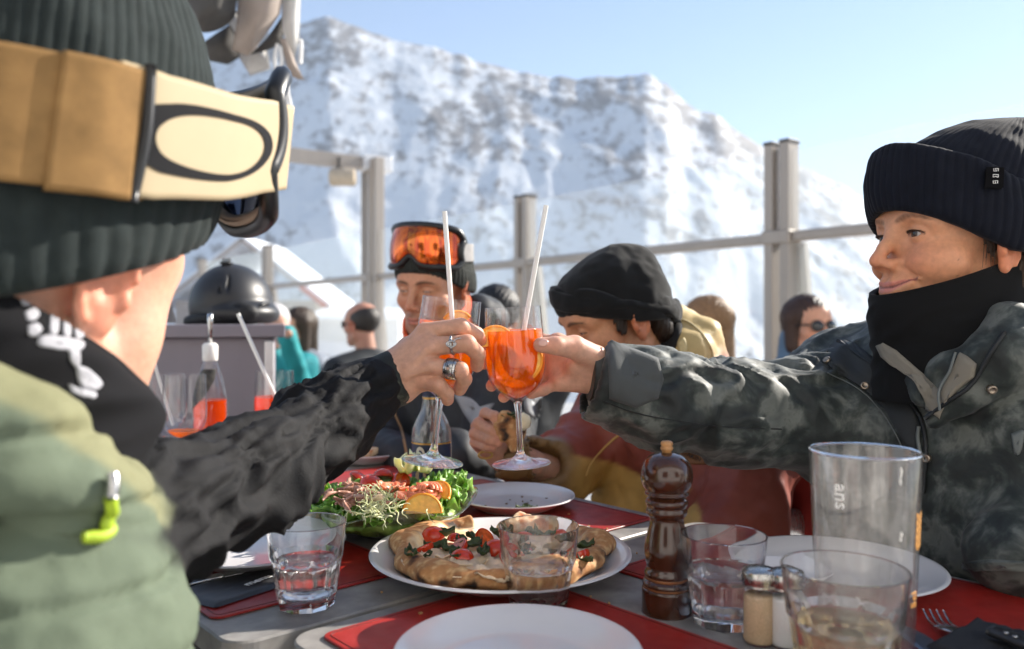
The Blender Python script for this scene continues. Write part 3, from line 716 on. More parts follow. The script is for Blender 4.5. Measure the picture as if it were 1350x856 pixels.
def slice_(par,l,R,r=.030,a0=0,a1=math.pi,th=.0045):
    """half wheel of orange with peel and segments"""
    n=24; aa=np.linspace(a0,a1,n); V=[];
    for z in (-th/2,th/2):
        V.append([0,0,z]); V+= [[r*.93*math.cos(a)*(1-.02*abs(math.sin(4*(a-a0)/(a1-a0)*math.pi))),r*.93*math.sin(a),z+ .0005*math.sin(a*12)] for a in aa]
    V=np.array(V);m0=n+1; F=[[0,i+1,i+2] for i in range(n-1)][::-1]; F=[[0,i+2,i+1] for i in range(n-1)]+[[m0,m0+i+1,m0+i+2] for i in range(n-1)]
    F+=[[i+1,i+2,m0+i+2,m0+i+1] for i in range(n-1)]+[[0,1,m0+1,m0],[0,m0,m0+n,n]]
    R=np.asarray(R); o=mk('orange_slice',V@R.T+np.asarray(l),F,m_orange,par,world=False,sharp=30)
    ring=np.array([[r*.97*math.cos(a),r*.97*math.sin(a),0] for a in aa]); v,f=tube(ring,th*.55,8); mk('peel',v@R.T+np.asarray(l),f,m_peel,o,world=False)
    return o
ice(gl_r,[(.012,-.010,.122),(-.014,.008,.128),(.006,.014,.150),(-.006,-.014,.165),(.018,.004,.172),(-.016,.012,.168),(.0,-.004,.143)])
slice_(gl_r,(-.024,-.012,.158),rotz(.3)@rotx(1.4),.026)
slice_(gl_r,(.004,-.026,.140),rotz(-.15)@roty(1.05)@rotx(1.35),.030,0.1,3.0,.004)
ice(gl_l,[(.012,-.010,.122),(-.014,.008,.130),(.006,.014,.150),(.018,-.004,.168)])
slice_(gl_l,(.014,-.010,.150),rotz(.5)@rotx(1.2),.030)
slice_(gl_l,(.012,.004,.184),rotz(.2)@rotx(1.5)@rotz(.5),.022,.3,2.2)
def straw(label,a,b,r=.0030):
    a=np.asarray(a);b=np.asarray(b)
    o=mk('straw',*join(tube([a,b],r,14),tube([b,b+(b-a)*.0005],r*.75,14)),m_straw,None,sharp=40); tag(o,label,'straw','paper drinking straws'); return o
straw('white straw leaning right in the glass held by the woman',P(679,500,1.045),P(720,271,1.03),.0033)
straw('white straw leaning left in the glass in the ringed hand',P(602,500,1.07),P(586,279,1.07),.0033)

# ---- drinks on the far table
b1=TZ(241,641,.7502); b1t=b1+A(.004,0,.205)
g3,_=wine_glass('nearly empty stemmed glass with a little orange drink, near the bottle',b1,b1t,.08,.50,m_aperol,group='stemmed glasses on the table')
ice(g3,[(.0,-.004,.112),(.01,.01,.118)],.014)
b2=TZ(362,625,.7502); g4,_=wine_glass('stemmed glass of red aperitif with a straw, behind the black sleeve',b2,b2+A(0,0,.205),.08,.75,m_redd,group='stemmed glasses on the table')
b3=TZ(218,628,.7502); g5,_=wine_glass('empty stemmed glass with a straw beside the green collar',b3,b3+A(0,0,.20),.08,0,m_redd,group='stemmed glasses on the table')
straw('white straw standing tilted in the glass of red aperitif',inloc(g4,(.012,0,.13)),P(314,414,1.60),.0040)
straw('thin pale straw in the empty glass beside the green collar',inloc(g5,(.015,0,.10)),P(203,478,1.52),.0032)
tumbler('small empty tumbler behind the black sleeve by the orange bottle',322,612,.040,.085,.16)
# ---- bottle with pourer
bp_=TZ(277,603,.7502); k=1.0; bo=thing('bottle','clear bottle of amber aperitif with a steel pourer and black label','bottle',bp_)
h0=.245
prof=[(.001,0),(.034,0),(.037,.004),(.037,.115),(.0355,.135),(.028,.175),(.0185,.205),(.0145,.225),(.0145,h0),(.0135,h0),(.013,.225),(.017,.205),(.0265,.175),(.034,.135),(.0355,.11),(.0355,.006),(.001,.005)]
mk('glass',*lathe(prof,56,False),m_thin,bo,world=False,sharp=60)
mk('drink',*lathe([(.001,.006),(.0345,.0065),(.0348,.128),(.001,.1275)],48,False),m_bott,bo,world=False,sharp=60)
mk('stopper',*lathe([(.0155,h0-.03),(.0165,h0-.028),(.0170,h0+.004),(.012,h0+.010),(.004,h0+.011)],32),M('white stopper',(.75,.73,.70),.5),bo,world=False)
mk('pourer',*lathe([(.0055,h0+.01),(.0050,h0+.045),(.0062,h0+.055),(.0062,h0+.075),(.004,h0+.076)],20),m_metal,bo,world=False)
lab=[];fl=[]
th=np.linspace(math.radians(180),math.radians(325),26); zz=np.linspace(0,1,9); 
V=[]
for a in th:
    q=(a-th[0])/(th[-1]-th[0])
    for s in zz:
        z=.118+.10*q+ (s-.5)*.075*math.sin(math.pi*min(1,max(0,.15+q*.8)))-.02*q*q; z=min(z,.198); r=np.interp(z,[.115,.135,.175,.205],[.037,.0355,.028,.0185])+.0006; V.append([r*math.cos(a),r*math.sin(a),z])
mk('label',V,grid_faces(26,9),M('black label',(.025,.024,.023),.7,col2=(.10,.09,.075),vs=45),bo,world=False)
mk('base_label',*lathe([(.0376,.010),(.0376,.030)],48,False),M('silver label',(.6,.58,.55),.4,metal=.3),bo,world=False)
# ---- clear beer bottle behind the glasses
bb=TZ(569,668,.7502); b5=thing('beer_bottle','clear beer bottle with a navy and gold label behind the ringed hand','bottle',bb); s=1.0
prof=[(.001,0),(.029,0),(.0325,.004),(.0325,.115),(.031,.128),(.025,.143),(.0175,.157),(.0150,.170),(.0140,.200),(.0148,.203),(.0148,.210),(.0125,.2105),(.012,.2),(.013,.17),(.0155,.157),(.023,.143),(.029,.128),(.0305,.112),(.0305,.006),(.001,.005)]
mk('glass',*lathe(prof,56,False),thinglass('clear bottle glass',(.90,.91,.90),1.5,0,milky=.05,boost=1.6),b5,world=False,sharp=60)
mk('beer',*lathe([(.001,.006),(.0298,.0065),(.0298,.060),(.001,.0595)],40,False),drink_mat('beer',(1,.75,.35),(.8,.5,.12),.2),b5,world=False,sharp=60)
a0,a1=math.radians(195),math.radians(345)
def wrapgrid(r,a0,a1,z0,z1,n=30): 
    th=np.linspace(a0,a1,n); return np.array([[r*math.cos(a),r*math.sin(a),z] for a in th for z in (z0,z1)]),grid_faces(n,2)
m_navy=M('navy label',(.018,.026,.06),.45); m_goldp=M('gold foil',(.62,.36,.10),.3,metal=.6)
lb=mk('label',*wrapgrid(.0328,a0,a1,.032,.108),m_navy,b5,world=False)
for z in (.1065,.0335): mk('gold_border',*wrapgrid(.0331,a0,a1,z-.0012,z+.0012),m_goldp,lb,world=False)
ov=[];n=30
th=np.arange(n)/n*6.283
V=np.array([[x*.009,y*.014,0] for s in (1,.6) for x,y in zip(np.cos(th)*s,np.sin(th)*s)]); V=wrap(V,.0328,.0328,1,math.radians(242),.088,.0005)
mk('label_figure',V,grid_faces(2,n,False,True),M('cream print',(.7,.62,.48),.5),lb,world=False)
v,f=join(*[(np.array([[c[0]+r*math.cos(a),c[1]+r*.8*math.sin(a),0] for a in th]),[list(range(n))]) for c,r in (((0,-.004),.010),((.011,.004),.006),((-.008,-.012),.007))]); 
mk('label_figure',wrap(v,.0328,.0328,1,math.radians(243),.060,.0006),f,M('gold print brown',(.5,.33,.16),.5),lb,world=False)
mk('neck_foil',*lathe([(.0143,.178),(.0146,.1785),(.0151,.203),(.0153,.2115),(.001,.212)],32,False),m_navy,b5,world=False)
mk('neck_band',*lathe([(.01465,.176),(.01495,.1785),(.0149,.1795),(.0146,.1785)],32,False),m_goldp,b5,world=False)

# ---- cutlery
def fork(label,p0,p1,z,up=None):
    p0=np.asarray(p0);p1=np.asarray(p1); d=(p1-p0);L=np.linalg.norm(d);d=d/L; s=np.cross(A(0,0,1),d)
    t=thing('fork',label,'fork',p0); parts=[]
    mk('handle',*tube([p0,p0+d*.4*L,p0+d*.62*L+A(0,0,.004)],[.006,.0045,.0035],10,m=14,squash=.35),m_metal,t)
    mk('fork_head',*tube([p0+d*.60*L+A(0,0,.004),p0+d*.68*L+A(0,0,.003),p0+d*.76*L+A(0,0,.001)],[.0035,.010,.012],12,m=8,squash=.2),m_metal,t)
    for k in range(4):
        o=s*(k-1.5)*.0062
        mk('tine',*tube([p0+d*.75*L+o+A(0,0,.001),p0+d*.88*L+o,p0+d*L+o+A(0,0,.006)],[.0019,.0016,.0008],7,m=10),m_metal,t)
    return t
fork('steel fork lying on the black napkin at the right edge',TZ(1318,893,.762),TZ(1230,812,.757),.76)
def knife(label,p0,p1,m_h):
    p0=np.asarray(p0);p1=np.asarray(p1); d=(p1-p0);L=np.linalg.norm(d);d=d/L
    t=thing('knife',label,'knife',p0)
    mk('handle',*tube([p0,p0+d*.1*L,p0+d*.45*L],[.005,.0075,.006],10,m=14,squash=.6),m_h,t)
    mk('blade',*tube([p0+d*.44*L,p0+d*.6*L,p0+d*.9*L,p1],[.006,.009,.009,.002],10,m=18,squash=.14),m_metal,t)
m_blackh=M('black handle',(.02,.02,.022),.35)
knife('steel table knife lying beside the black cutlery pouch',TZ(218,776,.760),TZ(372,741,.757),m_metal)
kn=thing('steak_knife','blue grey rounded blade lying on the red mat beside the fork','knife',TZ(1200,850,.757))
mk('blade',*tube([TZ(1180,825,.757),TZ(1210,842,.757),TZ(1245,872,.757)],[.010,.013,.010],14,m=20,squash=.16),M('blue grey blade',(.16,.19,.25),.25,metal=.7),kn)
mk('handle',*tube([TZ(1243,870,.757),TZ(1275,905,.757)],[.009,.010],12,m=8,squash=.5),m_blackh,kn)
sk_=thing('steak_knife','black riveted knife handle resting on the black napkin at the right edge','knife',TZ(1330,845,.767))
mk('handle',*tube([TZ(1308,832,.772),TZ(1345,846,.772),TZ(1395,866,.772)],[.009,.010,.011],12,m=16,squash=.5),m_blackh,sk_)
for x,y in ((1326,835),(1338,840)):
    v,f=lathe([(.0022,0),(.0020,.0012),(.001,.0015)],12); mk('rivet',v+TZ(x,y,.7765),f,m_metal,sk_)
def cloth(name,label,cat,poly,z,m,thick=.004,amp=.003,seed=1,parent=None):
    """flat folded cloth or pouch lying on the table; poly = photo px of its corners (4)"""
    c=[TZ(x,y,z) for x,y in poly]; n=26; a=np.linspace(0,1,n); u_,v_=[q.ravel() for q in np.meshgrid(a,a,indexing='ij')]
    V=np.outer((1-u_)*(1-v_),c[0])+np.outer(u_*(1-v_),c[1])+np.outer(u_*v_,c[2])+np.outer((1-u_)*v_,c[3])
    hh=fbm(np.c_[u_*2.5,v_*4,0*u_+seed],3,seed)*amp; e=np.minimum(np.minimum(u_,1-u_),np.minimum(v_,1-v_)); V2=V.copy(); V[:,2]+=thick*sstep(0,.06,e)+np.abs(hh)*sstep(0,.1,e); k=len(V)
    F=grid_faces(n,n).tolist()+(grid_faces(n,n)[:,::-1]+k).tolist(); rim=[i*n for i in range(n)]+[(n-1)*n+i for i in range(1,n)]+[i*n+n-1 for i in range(n-2,-1,-1)]+[i for i in range(n-2,0,-1)]
    F+=[[rim[i],rim[i]+k,rim[(i+1)%len(rim)]+k,rim[(i+1)%len(rim)]] for i in range(len(rim))]
    o=mk(name,np.vstack([V,V2]),F,m,parent); 
    if label: tag(o,label,cat)
    return o
m_pouch=M('black paper pouch',(.035,.036,.040),.45,var=.2,rvar=.1); m_napk=M('black napkin',(.018,.019,.023),.85,bump=.4,bs=1500,bdist=.0004)
po=thing('cutlery_pouch','black paper cutlery pouch with white printing on the left red mat','cutlery pouch',TZ(290,785,.753))
cloth('sleeve',None,None,[(216,786),(284,802),(395,765),(350,745)],.7545,m_pouch,.0035,.002,3,po)
v,f=text_mesh('menu',.017,.0003); 
cc=TZ(340,765,.7608); v=(v*A(1,.9,1))@rotz(math.radians(62)).T+cc
mk('printed_lettering',v,f,m_print,po,smooth=False)
cloth('napkin','folded black napkin under the fork at the right edge','napkin',[(1215,860),(1285,826),(1400,856),(1380,930)],.7535,m_napk,.010,.006,8)

# ================================================================== food
m_crust=M('pizza crust',attr=True,rough=.75,var=.25,vs=90,bump=.5,bs=260,bdist=.0012); m_tom=M('cherry tomato',(.62,.045,.010),.22,var=.15,sss=.3,sssr=(.006,.002,.001),coat=.5)
m_tomc=M('tomato flesh',(.70,.13,.03),.25,var=.5,vs=140,sss=.3,sssr=(.006,.002,.001),coat=.4); m_ham=M('pale ham and cheese',(.82,.64,.44),.45,var=.35,vs=50,coat=.2)
def crust_col(p,seed,top=None):
    n=fbm(p*42,4,seed); n2=fbm(p*120,3,seed+5)
    base=A(.46,.22,.085); pale=A(.70,.46,.22); dk=A(.14,.050,.018); ch=A(.03,.018,.012)
    c=base+(pale-base)*sstep(-.1,.5,n2)[:,None]; c=c+(dk-c)*sstep(.05,.38,n)[:,None]*.85; c=c+(ch-c)*sstep(.32,.52,n+.25*n2)[:,None]
    return c
pzc=np.array([plate_p.location.x-.001,plate_p.location.y,plate_p.location.z+.0145])
def f_pizza(p):
    q=p-pzc; a=np.arctan2(q[:,1],q[:,0]); r=np.hypot(q[:,0],q[:,1])
    R=.118+.003*np.sin(a*3+1)+.002*np.sin(a*7); rr=.0116+.0028*np.sin(a*5+.4)+.002*np.sin(a*11)
    d=np.hypot((r-R)*.72,(q[:,2]-.0145))-rr
    d2=np.maximum(np.abs(q[:,2]-.0065)-.0055,r-R)
    d=smin(d,d2,.008)-.0022*fbm(p*55,3,4)-.002*perlin(p*22,8)
    gap=np.maximum(np.maximum(-(q@A(math.cos(1.9),math.sin(1.9),0)),-(q@A(math.cos(-.75),math.sin(-.75),0)))+.004,-.02+0*r)
    gap=np.maximum(-(q@A(-.25,.97,0)-.035),-(q@A(.93,.37,0)-.005)); gap=np.maximum(gap,(q@A(.97,-.25,0)-.085))
    return smax(d,-gap,.004)
V,F=snet(f_pizza,pzc-A(.16,.16,.01),pzc+A(.16,.16,.05),.0022); q=V-pzc; r=np.hypot(q[:,0],q[:,1])
c=crust_col(V,9); inner=1-sstep(.098,.112,r+.006*fbm(V*60,2,3))
n=fbm(V*A(30,30,10),4,31); top=A(.80,.60,.32)+(A(.88,.80,.58)-A(.80,.60,.32))*sstep(-.3,.2,n)[:,None]; top=top+(A(.50,.10,.03)-top)*sstep(.12,.34,n)[:,None]*.85; top=top+(A(.10,.10,.03)-top)*sstep(.40,.55,fbm(V*50,3,77))[:,None]*.6
c=c*(1-inner[:,None])+top*inner[:,None]
pz=thing('pizza','charred crust pizza with cherry tomatoes and herbs on the large plate','pizza',pzc)
mk('base',V,F,m_crust,pz,col=c)
def tomato(par,p,r,cut=None,seed=0,name='tomato',m=None):
    n=20;m2=12; V=[]
    for i in range(n):
        for j in range(m2):
            a=2*math.pi*i/n; b=math.pi/2*j/(m2-1); V.append([r*math.cos(a)*math.cos(b),r*math.sin(a)*math.cos(b),r*.85*math.sin(b)])
    V=np.array(V)*(1+.03*fbm(np.array(V)*120+seed,2)[:,None]); F=grid_faces(n,m2,True,False).tolist(); F.append([i*m2 for i in range(n)][::-1])
    R=rotz(seed)@rotx(cut or 0); o=mk(name,V@R.T+np.asarray(p),F,m or m_tom,par,sharp=50)
    cf=[[r*.86*math.cos(a),r*.86*math.sin(a),-.0006] for a in np.arange(16)/16*6.283]
    mk('cut_face',np.array(cf)@R.T+np.asarray(p),[list(range(16))[::-1]],m_tomc,o)
    return o
def onp(px,py,dz=.018): p=TZ(px,py,pzc[2]+dz); return p
for k,(x,y,r,ct) in enumerate(((571,708,.0150,.2),(556,722,.0140,2.6),(602,721,.0135,2.4),(609,738,.0142,.3),(640,710,.0135,2.2),(651,727,.0150,.6),(740,712,.0135,.4),(762,733,.014,2.4),(600,712,.010,.1),(690,715,.013,.2),(672,733,.012,2.5))):
    tomato(pz,onp(x,y,.017 if ct<1 else .022),r*1.02,ct,k)
for k,(x,y,s) in enumerate(((585,705,.014),(541,733,.013),(620,722,.016),(594,727,.013),(638,730,.013),(574,722,.014),(609,715,.012),(721,712,.016),(745,722,.015),(700,708,.017),(768,722,.014),(600,735,.012),(560,735,.01),(660,705,.014),(690,728,.015),(628,709,.013),(772,740,.012))):
    leaf(onp(x,y,.020+.003*math.sin(k*2)),s,k*1.9,k+3,m_leafd,'herb_leaf',pz,.8,12,.5,.8)
for k,(x,y,s) in enumerate(((565,745,.030),(600,752,.034),(640,748,.03),(620,738,.026),(580,732,.022),(650,758,.026),(750,735,.025),(700,722,.026))):
    leaf(onp(x,y,.0145+.001*k%3),s,k*2.3,k+60,m_ham,'ham_slice',pz,.15,14,.7,.2)
# leftover slice on the small plate, crust on the left plate
def slab_food(name,label,cat,c,size,seed,rz,par=None,h=.016):
    c=np.asarray(c)
    def f(p):
        q=(p-c)@rotz(rz); w=size*.5*(1-(q[:,0]+size*.5)/(size*1.15)); 
        d=smax(np.abs(q[:,1])-np.clip(w,.004,1),np.abs(q[:,2]-h*.5-.006*np.sin(q[:,0]*60))-h*.35,.006); d=smax(d,np.abs(q[:,0])-size*.5,.006)
        d=smin(d,rcone(q,A(-size*.45,-size*.42,h*.7),A(-size*.45,size*.42,h*.7),.011,.011),.006)
        return d-.003*fbm(p*70,3,seed)
    V,F=snet(f,c-A(size,size,.012),c+A(size,size,.05),.0025)
    cc=crust_col(V,seed); up=sstep(-.5,.3,(V-c)[:,2]/h-.4); n=fbm(V*60,3,seed+3); tp=A(.78,.62,.42)+(A(.60,.15,.04)-A(.78,.62,.42))*sstep(-.05,.3,n)[:,None]
    cc=cc*(1-.6*up[:,None])+tp*.6*up[:,None]
    o=mk(name,V,F,m_crust,par,col=cc)
    if label: tag(o,label,cat)
    return o
c=plate_s.location; slab_food('pizza_slice','leftover folded pizza slice on the small far plate','pizza slice',(c.x,c.y,c.z+.007),.085,12,.3,h=.022)
c=plate_l.location; slab_food('pizza_crust','piece of pizza crust on the plate left of the salad','pizza crust',(c.x+.03,c.y-.045,c.z+.007),.07,15,1.2,h=.014)
c=plate_p.location; slab_food('pizza_crust','loose piece of crust at the far rim of the pizza plate','pizza crust',(c.x+.03,c.y+.105,c.z+.022),.075,19,1.7,h=.014)

# ---- salad in a wavy glass bowl
bc=TZ(516,700,.7535); bc[2]=.7535; sb=thing('salad_bowl','smoked glass bowl with a wavy rim holding the salad','bowl',bc)
n=96;prof=[(.001,.0),(.045,0),(.055,.003),(.075,.014),(.098,.030),(.116,.043),(.1185,.0455),(.1165,.0465),(.097,.034),(.074,.0185),(.054,.0075),(.001,.006)]
V,F=lathe(prof,n,False); a=np.arctan2(V[:,1],V[:,0]); k=np.hypot(V[:,0],V[:,1])/.118; V[:,2]+=.010*np.sin(a*4+.6)*k**4; V[:,:2]*=(1+.05*np.sin(a*4+.6)[:,None]*(k**3)[:,None]); V[:,0]*=1.0
mk('bowl',V,F,thinglass('smoked wavy glass',(.80,.80,.74),1.5,.02,milky=.10,boost=2.2),sb,world=False)
sal=thing('salad','mixed salad with orange wedges, tomato and curly lettuce in the glass bowl','salad',bc+A(0,0,.01))
m_friz=M('pale frisee',(.68,.72,.42),.5,var=.25,vs=80,sss=.3,sssr=(.004,.004,.002)); m_endv=M('endive leaf',(.74,.75,.45),.4,var=.15,vs=40,sss=.3,sssr=(.005,.005,.002),coat=.2)
m_meat=M('shredded meat',(.36,.16,.10),.5,var=.4,vs=90,coat=.15,col2=(.50,.27,.19)); m_salm=M('salmon and ham roll',(.80,.26,.14),.35,var=.25,vs=70,sss=.3,sssr=(.006,.003,.002))
def f_mound(p):
    q=p-bc; return ell(q,(0,0,.028),(.098,.098,.024))-.006*fbm(p*60,3,5)
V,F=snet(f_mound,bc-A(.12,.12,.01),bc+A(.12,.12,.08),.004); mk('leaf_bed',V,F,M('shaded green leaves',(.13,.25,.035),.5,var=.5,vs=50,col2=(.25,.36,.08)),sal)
def onb(px,py,z): return TZ(px,py,bc[2]+z)
r2=np.random.default_rng(3)
for k in range(46):
    a=r2.uniform(0,6.28); rr=.100*math.sqrt(r2.uniform(.25,1)); c=bc+A(rr*math.cos(a),rr*math.sin(a),.038+.014*(1-(rr/.1)**2)+r2.uniform(0,.008))
    leaf(c,r2.uniform(.018,.030),r2.uniform(0,6.3),k+100,m_green,'lettuce_leaf',sal,.5,16,.95,1.5,r2.uniform(-.35,.35),r2.uniform(0,6))
for k in range(8):
    c=onb(594+r2.uniform(-9,12),640+r2.uniform(-8,10),.055); leaf(c,.022,r2.uniform(0,6.3),k+200,m_green,'lettuce_leaf',sal,.6,16,.95,1.8,r2.uniform(-.6,.6),r2.uniform(0,6))
for k in range(6):
    c=onb(440+r2.uniform(-8,10),664+r2.uniform(-6,8),.045); leaf(c,.022,r2.uniform(0,6.3),k+230,m_green,'lettuce_leaf',sal,.6,16,.95,1.8,r2.uniform(-.6,.6),r2.uniform(0,6))
fr=[]
for k in range(190):
    c=onb(497+r2.normal(0,17),663+r2.normal(0,9),.058+r2.uniform(-.004,.010)); a=r2.uniform(0,6.28); pts=[c]; d=A(math.cos(a),math.sin(a),r2.uniform(-.1,.7))
    for j in range(6):
        d=d+r2.normal(0,.55,3); d/=np.linalg.norm(d); pts.append(pts[-1]+d*.0042)
    fr.append(tube(pts,[.0010,.0009,.0008,.0007,.0006,.0005,.0004],5,m=14))
mk('frisee',*join(*fr),m_friz,sal)['kind']='stuff'
me=[]
for k in range(70):
    c=onb(472+r2.normal(0,19),648+r2.normal(0,8),.062+r2.uniform(0,.010)); a=r2.uniform(0,6.28); d=A(math.cos(a),math.sin(a),r2.uniform(-.3,.5))*r2.uniform(.006,.013)
    me.append(tube([c-d,c+r2.normal(0,.002,3),c+d],[.0015,.0035,.0018],6,m=7))
mk('shredded_meat',*join(*me),m_meat,sal)['kind']='stuff'
for k,(x,y,r,ct) in enumerate(((489,640,.017,.5),(470,634,.015,.9),(505,630,.016,.4),(530,634,.016,1.9))): tomato(sal,onb(x,y,.066),r,ct,k+20,'tomato_wedge')
o=slice_(sal,(0,0,0),rotz(0),.025)
def place(o,p,R):
    for q in [o]+list(o.children):
        V=np.array([v.co[:] for v in q.data.vertices]); inv=np.array(mw(sal).inverted()); V=V@np.asarray(R).T+inv[:3,:3]@np.asarray(p)+inv[:3,3]
        q.data.vertices.foreach_set('co',V.ravel()); q.data.update()
place(o,onb(557,677,.050),rotz(.15)@rotx(1.15))
o=slice_(sal,(0,0,0),rotz(0),.023); place(o,onb(574,655,.058),rotz(-.6)@rotx(.9))
o=slice_(sal,(0,0,0),rotz(0),.024); place(o,onb(425,662,.046),rotz(1.2)@rotx(1.2))
for k,(x,y,dx,dy) in enumerate(((545,640,0,-1),(556,642,10,-2),(537,645,-6,0))):
    b_=onb(x,y,.055); tip=b_+A(dx*.0012,.012+.004*k,.042); 
    leaf((b_+tip)/2,.028,math.pi/2 if k!=1 else 1.3,k+300,m_endv,'endive_leaf',sal,1.2,16,.55,0,0.,0)
    ob=sal.children[-1]; V=np.array([v.co[:] for v in ob.data.vertices]); c0=V.mean(0); V=(V-c0)@rotx(1.15).T@rotz((k-1)*.25).T+c0; ob.data.vertices.foreach_set('co',V.ravel()); ob.data.update()
rol=[]
for r,z in ((.016,.0),(.011,.004),(.006,.007)):
    rol.append(tube([[r*math.cos(a),r*math.sin(a),z+.002*math.sin(a*3)] for a in np.linspace(0,6.0,22)],.0032,7))
v,f=join(*rol); mk('salmon_rosette',v@rotx(.7).T+onb(565,649,.066),f,m_salm,sal)
for k,(x,y) in enumerate(((540,658),(528,648),(545,650),(516,645),(485,662))): leaf(onb(x,y,.064),.020,k*1.3,k+330,m_salm if k<4 else m_ham,'smoked_fish_slice',sal,.6,14,.6,.5,.3,k)

m_crb=M('bread crumb',(.45,.26,.11),.8)
for k in range(16):
    u_,v_=r2.uniform(.42,.95),r2.uniform(.55,1.1); c=uv(u_,v_,.7535); mk('crumb',*box(c,r2.uniform(.0015,.004,3)*A(1,1,.7),rz=r2.uniform(0,3)),m_crb,pz,smooth=False)
# ================================================================== people
m_skin=M('skin',attr=True,rough=.50,var=.14,vs=150,sss=.22,sssr=(.010,.0035,.0016),bump=.45,bs=620,bdist=.0007,spec=.42,rvar=.12)
m_eye=M('eye',attr=True,rough=.15,var=0,coat=.15); m_nail=M('finger nail',(.72,.42,.34),.25,var=.03,coat=.4)
m_hair=M('dark brown hair',(.022,.014,.010),.45,var=.4,vs=60,stretch=(6,6,1),bump=.6,bs=300,bdist=.001)
m_jeans=M('dark ski trousers',(.03,.032,.036),.8,bump=.3,bs=400)

def head_sdf(o):
    """local frame: x right, y forward, z up, origin between the eyes' level and head centre"""
    g=o.get
    sm_=g('smile',0.); fem=g('fem',0.); jw=g('jaw',1.); nl=g('nose',1.); sym=lambda p: np.c_[np.abs(p[:,0]),p[:,1:]]
    def f(p):
        q=sym(p)
        d=ell(p,(0,-.014,.038),(.077,.097,.080))
        d=smin(d,ell(p,(0,.046,.030),(.060,.042,.052)),.03)
        d=smin(d,ell(p,(0,.034,-.045),(.056-.003*fem,.050,.070)),.03)
        jaw=chain(q,[((.050*jw-.003*fem,-.012,-.058),.022),((.034*jw,.040,-.094),.018),((.0,.074,-.103),.017)],.015)
        d=smin(d,jaw,.022)
        d=smin(d,sph(p,(0,.079,-.101),.0145),.012)
        if g('plain',0): d=smin(d,chain(q,[((.050,.050,.020),.020),((.044,.040,-.040),.020),((.024,.045,-.088),.018)],.02),.03)
        else: d=smin(d,ell(q,(.043,.050,-.026-.003*sm_),(.024,.026,.020)),.022)
        if sm_: d=smin(d,ell(q,(.037,.0685,-.036),(.0195,.018,.0165)),.016)
        d=smin(d,chain(q,[((.006,.0865-.002*fem,.020),.0085-.0012*fem),((.030,.0835-.001*fem,.0225),.0085-.0012*fem),((.050,.0655,.014),.0095)],.01),.014)   # brow ridge
        d=smax(d,-ell(q,(.031,.098,.001),(.017,.020,.0115)),.014)                       # sockets
        d=smin(d,sph(q,(.0315,.0705,.0005),.0148),.004)                                  # lids over the ball
        nz=chain(p,[((0,.0850-.003*fem,.012),.0075),((0,.0915,.000),.0066),((0,.1015,-.016),.0070),((0,.1110*nl,-.0335),.0093)],.006)
        nz=smin(nz,ell(q,(.0108,.0985,-.0385),(.0070,.0110,.0074)),.006)
        d=smin(d,nz,.011+.006*fem)
        d=smax(d,-ell(q,(.0065,.1015,-.0462),(.0042,.0060,.0040)),.003)
        # mouth: muzzle, lips, crease
        d=smin(d,ell(p,(0,.071,-.067),(.030,.024,.022)),.016)
        cz=.006*sm_; cx=.027+.004*sm_
        up=chain(q,[((0,.0945,-.0632),.0048),((.010,.0925,-.0622),.0052),((cx,.0775,-.0668+cz),.0030)],.004)
        lo=chain(q,[((0,.0935,-.0732),.0060),((.011,.0905,-.0722),.0056),((cx,.0775,-.0680+cz),.0030)],.004)
        d=smin(d,up,.005); d=smin(d,lo,.005)
        cr=chain(q,[((0,.1005,-.0678),.0014),((.012,.0965,-.0672),.0014),((cx+.002,.079,-.0670+cz*1.3),.0016)],.002)
        d=smax(d,-cr,.0035)
        d=smax(d,-chain(q,[((.0,.0995,-.050),.0016),((.0,.0985,-.058),.002)],.002),.005)
        if sm_: d=smax(d,-chain(q,[((.019,.0935,-.041),.0010),((.031,.082,-.052),.0016),((.0365,.0745,-.066),.0012)],.003),.006)
        # eye opening
        op=g('open',1.)
        if op>0:
            sl=ell(q,(.0315,.0885,.0000-.0015*(1-op)),(.0128,.012,.0050*op+.0002)); d=smax(d,-sl,.0012)
        d=smax(d,-chain(q,[((.020,.088,.0085),.0006),((.031,.0895,.0098),.0008),((.044,.080,.006),.0006)],.001),.003)
        # ears
        c=A(.076,-.012,-.012); Re=rotz(-.35)@roty(.10)@rotx(-.18)
        e=(q-c)@Re
        ear=ell(e,(0,0,0),(.0065,.0185,.0315)); ear=smin(ear,ell(e,(0,.004,-.026),(.0050,.0085,.0085)),.006)
        ring=None
        for k in range(9):
            a0=-1.0+k*.42; a1=a0+.42
            s=rcone(e,A(.005,-.0165*math.cos(a0)*-1*-1,.029*math.sin(a0)),A(.005,-.0165*math.cos(a1),.029*math.sin(a1)),.0034,.0034)
            ring=s if ring is None else smin(ring,s,.003)
        ear=smin(ear,ring,.003)
        ear=smin(ear,ell(e,(.004,.014,-.006),(.004,.004,.006)),.004)
        d=smin(d,ear,.005); d=smax(d,-ell(e,(.0085,.001,.004),(.0080,.0098,.0155)),.004); d=smax(d,-ell(e,(.006,-.0095,.012),(.004,.0028,.011)),.003)
        nk=rcone(p,A(0,-.024,-.06),A(0,-.048,-.20),.052-.004*fem,.058-.004*fem)
        return smin(d,nk,.03)
    return f
